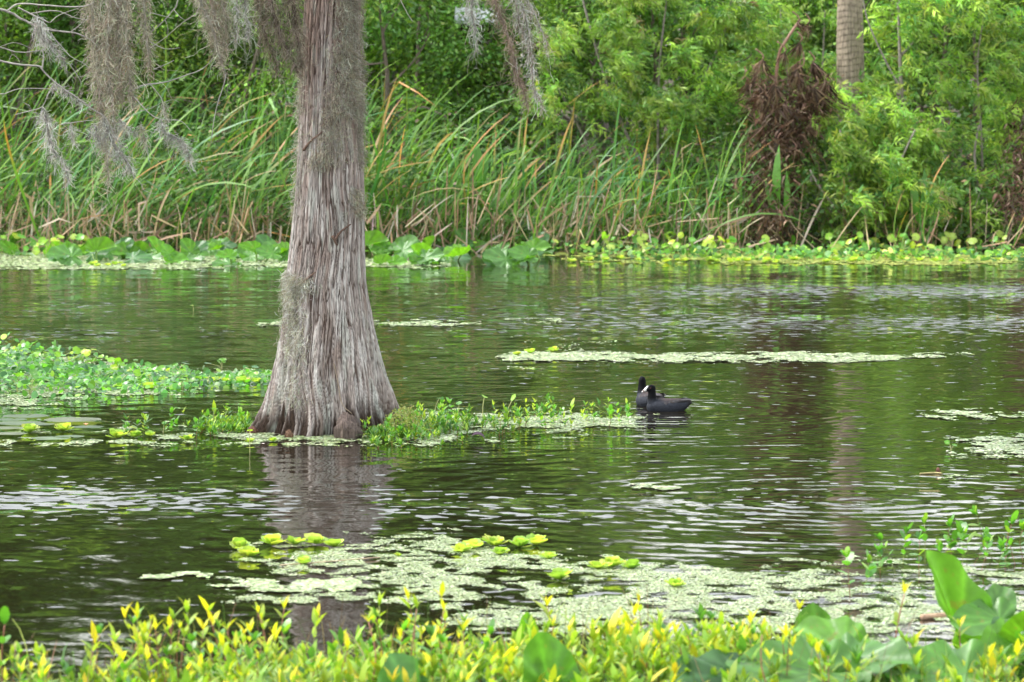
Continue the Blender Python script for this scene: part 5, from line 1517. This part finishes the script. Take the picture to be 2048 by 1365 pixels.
nl(830, 1410, 16.6, 'dark lily leaf tip at the lower edge below the tallest sprig', [(0, 0, -.02, (-.2, -.2, .7), (.3, -.8, .8), .34, 2)])
nl(1045, 1275, 18.0, 'small green lily leaf standing between the tall sprigs', [(0, 0, 0, (.15, -.1, 1), (.3, -1, .2), .16, 3)])

# far ones in front of the bank
far = [(35, 512, 'under the bare twigs at the picture edge', [(-.1, .2, .10, .30, 1, 'up'), (.05, 0, .06, .36, 4, 'flat')]),
       (105, 516, 'folded beside the picture edge group', [(0, 0, .10, .44, 3, 'up'), (.15, .1, .12, .34, 1, 'side'), (.12, -.1, .05, .36, 4, 'flat')]),
       (165, 512, 'upright below the bare twigs', [(0, 0, .08, .40, 1, 'up'), (-.1, .2, .14, .3, 0, 'flat')]),
       (225, 496, 'pale and lifted below the moss curtain', [(0, 0, .16, .48, 4, 'flat'), (.2, .1, .12, .34, 2, 'side')]),
       (285, 520, 'floating pale in front below the moss curtain', [(0, 0, .05, .55, 4, 'flat'), (-.15, .1, .12, .34, 1, 'side'), (.2, .15, .14, .36, 1, 'up')]),
       (330, 484, 'cupped behind the pale floating leaves', [(0, 0, .18, .46, 0, 'flat'), (.1, .2, .2, .42, 1, 'up'), (-.12, .2, .22, .4, 2, 'up')]),
       (372, 522, 'grouped in front between curtain and trunk', [(0, 0, .06, .4, 4, 'flat'), (-.14, -.05, .05, .28, 3, 'up'), (.1, 0, .05, .3, 0, 'flat')]),
       (412, 500, 'standing bright green between curtain and trunk', [(0, 0, .12, .38, 1, 'up'), (-.2, .1, .12, .4, 2, 'side'), (.2, .1, .10, .4, 3, 'up')]),
       (470, 518, 'spread pale near the trunk', [(0, 0, .10, .46, 4, 'flat'), (.15, .1, .1, .40, 1, 'side'), (-.05, -.1, .05, .36, 2, 'flat')]),
       (535, 504, 'dark and low just behind the trunk flank', [(0, 0, .1, .4, 2, 'side'), (.1, .1, .12, .36, 1, 'flat'), (-.1, .2, .14, .32, 0, 'up')]),
       (770, 512, 'pale beside the trunk on the reed side', [(0, 0, .14, .46, 4, 'flat'), (-.05, -.2, .05, .32, 1, 'side')]),
       (760, 532, 'yellow-green pair floating by the trunk', [(0, 0, .05, .30, 3, 'side'), (.18, 0, .05, .38, 1, 'side')]),
       (832, 530, 'folded pair floating in front past the trunk', [(0, 0, .06, .34, 1, 'side'), (.12, -.02, .04, .42, 3, 'side')]),
       (830, 480, 'upright dark behind the yellow flower', [(0, 0, .14, .42, 1, 'up'), (.12, .1, .3, .4, 2, 'flat'), (-.05, .1, .3, .3, 3, 'up')]),
       (900, 490, 'clustered bright below the tan reeds', [(0, 0, .14, .42, 1, 'side'), (.15, .1, .16, .42, 2, 'side'), (-.12, .1, .2, .36, 0, 'up')]),
       (950, 486, 'standing in the middle of the bank cluster', [(0, 0, .12, .44, 3, 'up'), (.16, 0, .14, .42, 1, 'up'), (.05, .1, .2, .36, 4, 'flat')]),
       (1018, 466, 'largest grey leaf raised above the bank cluster', [(0, 0, .42, .60, 4, 'up'), (.1, 0, .12, .4, 2, 'side')]),
       (1010, 510, 'two pale leaves standing at the waterline', [(-.12, 0, .02, .40, 4, 'up'), (.1, 0, .02, .40, 0, 'up'), (.0, .1, .1, .3, 2, 'side')]),
       (1075, 508, 'pale low leaf ending the bank cluster', [(0, 0, .03, .48, 4, 'flat'), (.05, .2, .12, .38, 1, 'side'), (-.05, .1, .16, .36, 2, 'up')]),
       (620, 520, 'mostly hidden behind the trunk', [(0, 0, .1, .4, 1, 'side')])]
for k, u in enumerate([10, 60, 135, 195, 250, 262, 305, 345, 395, 440, 455, 500, 515, 555, 750, 800, 860, 880, 925, 965, 985, 1040, 1060, 205, 240, 275, 320, 360, 385, 425, 465, 485, 530, 545, 780, 815, 845, 910, 940, 1000, 1025, 1090]):
    w_ = ['half hidden between the larger ones under the bare twigs', 'half hidden in the dense far row below the moss curtain', 'half hidden in the dense far row near the trunk', 'half hidden in the bank cluster past the trunk'][0 if u < 180 else (1 if u < 350 else (2 if u < 700 else 3))]
    far.append((u, rs.uniform(497, 533), w_, [(rs.normal(0, .1), rs.normal(0, .1), rs.uniform(.06, .2), rs.uniform(.34, .46), rs.integers(5), ['up', 'side', 'flat', 'side'][(k + q) % 4]) for q in range(2)]))
for u, v, w_, sp in far:
    out = []
    if v < 500:
        sp = [(dx, dy, z + (500 - v) / 142, L, k, mode) for dx, dy, z, L, k, mode in sp]
        v = 500
    for dx, dy, z, L, k, mode in sp:
        s = rs.choice([-1, 1])
        if mode == 'up':
            d, nn = (s * rs.uniform(.4, .9), -.2, rs.uniform(.3, .8)), (rs.normal(0, .5), -.9, .6)
        elif mode == 'side':
            d, nn = (s, -.2, .15), (.2 * s, -.75, .7)
        else:
            d, nn = (s * .8, -.6, -.15), (rs.normal(0, .25), -.35, 1)
        out.append((dx, dy, max(z - .04, .03), d, nn, L * rs.uniform(.6, 1.02), k))
    lily(on(u, v), 'lily plant with leaves ' + w_, 'lily plants along the far bank', out, sr=.012)
for u, v, h, lab in [(850, 513, .07, 'yellow globe lily flower in front of the bank cluster'), (482, 515, .08, 'yellow globe lily flower between the far leaves near the trunk')]:
    p = on(u, v)
    t = thing('lily_flower', lab, 'flower', p)
    g = Geo()
    for k in range(6):
        a = k * math.pi / 3
        leaves(g, [(0, 0, h - .03)], [(math.cos(a) * .75, math.sin(a) * .75, 1)], [(-math.cos(a), -math.sin(a), .6)], .075, .06, (.70, .50, .02), OVAL)
        leaves(g, [(math.cos(a) * .035, math.sin(a) * .035, h + .015)], [(-math.cos(a), -math.sin(a), .7)], [(math.cos(a), math.sin(a), 1)], .045, .05, (.75, .52, .02), OVAL)
    link('petals', g.mesh('petals', M_LEAF), t)
    g = Geo(); tube(g, [(0, 0, -.04), (0, 0, h - .02)], .008, 6, (.15, .25, .06)); link('stalk', g.mesh('stalk', M_STEM), t)

# ------------------------------------------------------------------ floating bits
def stick(label, pts, r, C, z=.012):
    g = Geo()
    B = bend([on(u, v) + Vector((0, 0, z)) for u, v in pts], 5)
    tube(g, B, np.linspace(r, r * .85, len(B)), 10, C)
    o = link('floating_stick', g.mesh('floating_stick', M_WOOD)); tag(o, label, 'stick')
stick('pale brown cut stem floating behind the folded lily leaf', [(1843, 1240), (1880, 1237), (1925, 1233), (1990, 1228)], .014, (.42, .28, .19))
stick('thin bare stalk floating in the duckweed of the trunk mirror', [(560, 1134), (640, 1128), (760, 1118)], .004, (.38, .30, .2), .008)
stick('slim pale stick floating on open water at the picture edge', [(1840, 950), (1868, 948), (1884, 949)], .006, (.4, .34, .16), .006)
kn = thing('floating_seed', 'brown knob floating at the end of the slim pale stick', 'seed pod', on(1876, 946))
knob('pod', Vector((0, 0, .012)), .014, .014, .022, (.16, .08, .06), kn, .2)
g = Geo()
a = np.linspace(0, 2.6, 8)
P = np.stack([np.stack([.05 * np.cos(a + .4) * f, a * 0 + f * .02, .05 * np.sin(a + .2) * f + .01], -1) for f in (1.0, .85)], 0)
ribbons(g, P[:1], np.array([[0, 1., .2]]), np.array([[.01, .03, .035, .035, .035, .03, .02, .004]]), np.full((1, 8, 3), 1.) * [.07, .04, .06])
o = link('dead_leaf', g.mesh('dead_leaf', M_DRY)); o.location = on(957, 884)
tag(o, 'curled dark purple dead leaf lying on the mat', 'leaf')
# ------------------------------------------------------------------ the two coots
def loft(g, st, sides=22):
    """st: (centre, half width y, half height z, tilt axis) sections along x; closed ends"""
    V = []
    m = len(st)
    for (cx, cy, cz, ry, rz, ax) in st:
        for k in range(sides):
            a = k * 2 * math.pi / sides
            V.append((cx + rz * math.sin(a) * math.sin(ax) * -1, cy + ry * math.cos(a), cz + rz * math.sin(a) * math.cos(ax)))
    Q = [(i * sides + k, i * sides + (k + 1) % sides, (i + 1) * sides + (k + 1) % sides, (i + 1) * sides + k) for i in range(m - 1) for k in range(sides)]
    n = m * sides
    V += [st[0][:3], st[-1][:3]]
    T = [(n, (k + 1) % sides, k) for k in range(sides)] + [(n + 1, (m - 1) * sides + k, (m - 1) * sides + (k + 1) % sides) for k in range(sides)]
    g.add(V, T, Q, (.02, .02, .02))

def coot_meshes(turn):
    """body (one surface), wing, tail, bill, eye; faces +x; turn: head turned about z"""
    g = Geo()
    loft(g, [(-.185, 0, .070, .006, .006, 0), (-.165, 0, .064, .026, .020, 0), (-.13, 0, .052, .052, .042, 0), (-.07, 0, .040, .076, .060, 0), (0, 0, .033, .085, .068, 0), (.06, 0, .032, .080, .066, 0), (.11, 0, .034, .062, .058, 0), (.145, 0, .036, .040, .044, 0), (.163, 0, .036, .012, .016, 0)])
    h = math.pi / 2
    loft(g, [(.10, 0, .03, .045, .05, -h), (.112, 0, .07, .044, .046, -h), (.122, 0, .105, .035, .036, -h * .98), (.124, 0, .135, .029, .030, -h), (.124, 0, .16, .027, .029, -h), (.126, 0, .178, .026, .031, -h), (.128, 0, .196, .019, .026, -h), (.129, 0, .205, .007, .010, -h)])
    loft(g, [(.105, 0, .176, .012, .012, 0), (.12, 0, .176, .025, .026, 0), (.14, 0, .173, .025, .025, -.1), (.158, 0, .167, .018, .018, -.25), (.168, 0, .163, .008, .009, -.3)])
    me = g.mesh('body_raw', M_FEATHER)
    tmp = bpy.data.objects.new('coot_raw', me)
    COL.objects.link(tmp)
    rm = tmp.modifiers.new('r', 'REMESH'); rm.mode = 'VOXEL'; rm.voxel_size = .0038
    sm = tmp.modifiers.new('s', 'SMOOTH'); sm.iterations = 9; sm.factor = .5
    dg = bpy.context.evaluated_depsgraph_get()
    ev = tmp.evaluated_get(dg)
    m2 = bpy.data.meshes.new_from_object(ev)
    V = np.zeros(len(m2.vertices) * 3, np.float32)
    m2.vertices.foreach_get('co', V)
    V = V.reshape(-1, 3).astype(float)
    bpy.data.objects.remove(tmp)
    # feather colours: black head and neck, slate flanks, brown-black back
    up = sstep(.070, .115, V[:, 2]) * sstep(.03, .09, V[:, 0])
    back = sstep(.065, .10, V[:, 2]) * (1 - sstep(.03, .09, V[:, 0]))
    slate, black, brown = np.array([.030, .033, .043]), np.array([.002, .002, .003]), np.array([.050, .036, .034])
    C = slate * (1 - up[:, None]) + black * up[:, None]
    C = C * (1 - back[:, None]) + brown * back[:, None]
    rump = (1 - sstep(-.17, -.12, V[:, 0]))[:, None]
    C = C * (1 - rump) + np.array([.02, .018, .018]) * rump
    if turn:
        w = sstep(.10, .17, V[:, 2]) * sstep(.04, .09, V[:, 0])
        a = turn * w
        x, y = V[:, 0] - .124, V[:, 1].copy()
        V[:, 0], V[:, 1] = .124 + x * np.cos(a) - y * np.sin(a), x * np.sin(a) + y * np.cos(a)
        m2.vertices.foreach_set('co', V.astype(np.float32).ravel())
    for at_ in list(m2.attributes):
        if at_.name == 'tint':
            m2.attributes.remove(at_)
    at_ = m2.attributes.new('tint', 'FLOAT_COLOR', 'POINT')
    at_.data.foreach_set('color', np.concatenate([C, np.ones((len(C), 1))], 1).astype(np.float32).ravel())
    m2.polygons.foreach_set('use_smooth', np.ones(len(m2.polygons), bool))
    m2.materials.clear(); m2.materials.append(M_FEATHER)
    m2.name = 'body'
    m2.update()
    return m2
M_BILL = tint_mat('bill', 0.4, 0.4, 0.0, nscale=60, namp=0.1, rnd=0)
def coot(label, loc, rz, turn, sc=1.0):
    t = thing('coot', label, 'bird', loc, rz, 'pair of coots', sc)
    link('body', coot_meshes(turn), t)
    for s in (-1, 1):      # folded wing: layered feathers along the flank, tips crossing over the tail
        g = Geo()
        for k in range(9):
            f = k / 8
            p = (.05 - .13 * f, s * (.070 - .012 * f), .070 + .018 * f)
            d = (-1, -s * (.10 + .25 * f), -.10 + .16 * f)
            leaves(g, [p], [d], [(0, s * (.9 - .3 * f), .45 + .5 * f)], .10 + .015 * f, .038 - .010 * f, jit((.045, .036, .036), 1, .12)[0] if k % 2 else (.07, .066, .07), OVAL)
        link('wing', g.mesh('wing', M_FEATHER), t)
    g = Geo()
    for k in range(7):
        f = k / 6 * 2 - 1
        leaves(g, [(-.15, f * .018, .066)], [(-1, f * .35, .10)], [(0, f * .3, 1)], .062, .018, (.030, .025, .026), OVAL)
        leaves(g, [(-.15, f * .018, .060)], [(-1, f * .35, -.05)], [(0, f * .3, 1)], .045, .018, (.02, .018, .02), OVAL)
    link('tail', g.mesh('tail', M_FEATHER), t)
    R = Matrix.Translation((.124, 0, 0)) @ Matrix.Rotation(turn, 4, 'Z') @ Matrix.Translation((-.124, 0, 0))
    g = Geo()
    loft(g, [(.146, 0, .193, .005, .005, -.3), (.157, 0, .183, .0095, .012, -.3), (.168, 0, .171, .010, .0135, -.4), (.181, 0, .161, .0078, .010, -.45), (.194, 0, .153, .005, .006, -.5), (.203, 0, .148, .001, .0015, -.5)], 12)
    g.C = [np.broadcast_to(np.array([.78, .76, .74]), c.shape) for c in g.C]
    b = put('bill', g.mesh('bill', M_BILL), t, R)
    g = Geo()
    loft(g, [(.185, 0, .1585, .0076, .0098, -.45), (.188, 0, .1568, .0072, .0092, -.45), (.191, 0, .155, .006, .0076, -.45)], 12)
    g.C = [np.broadcast_to(np.array([.12, .03, .03]), c.shape) for c in g.C]
    put('bill_band', g.mesh('bill_band', M_BILL), b, Matrix.Identity(4))
    for s in (-1, 1):
        g = Geo()
        loft(g, [(.136, s * .0215, .180, .0035, .0035, 0), (.140, s * .0225, .180, .0035, .0035, 0), (.143, s * .0215, .180, .0022, .0022, 0)], 8)
        g.C = [np.broadcast_to(np.array([.14, .02, .02]), c.shape) for c in g.C]
        put('eye', g.mesh('eye', M_BILL), t, R)
    return t
p = on(1336, 822)
coot('front coot of the pair, swimming with white bill in profile', p + Vector((0, 0, -.006)), math.pi + .18, -.05, 1.0)
p = on(1301, 812)
coot('rear coot, its upright black neck showing behind the other coot', p + Vector((0, 0, .0)), math.pi - 1.1, -.35, 1.06)
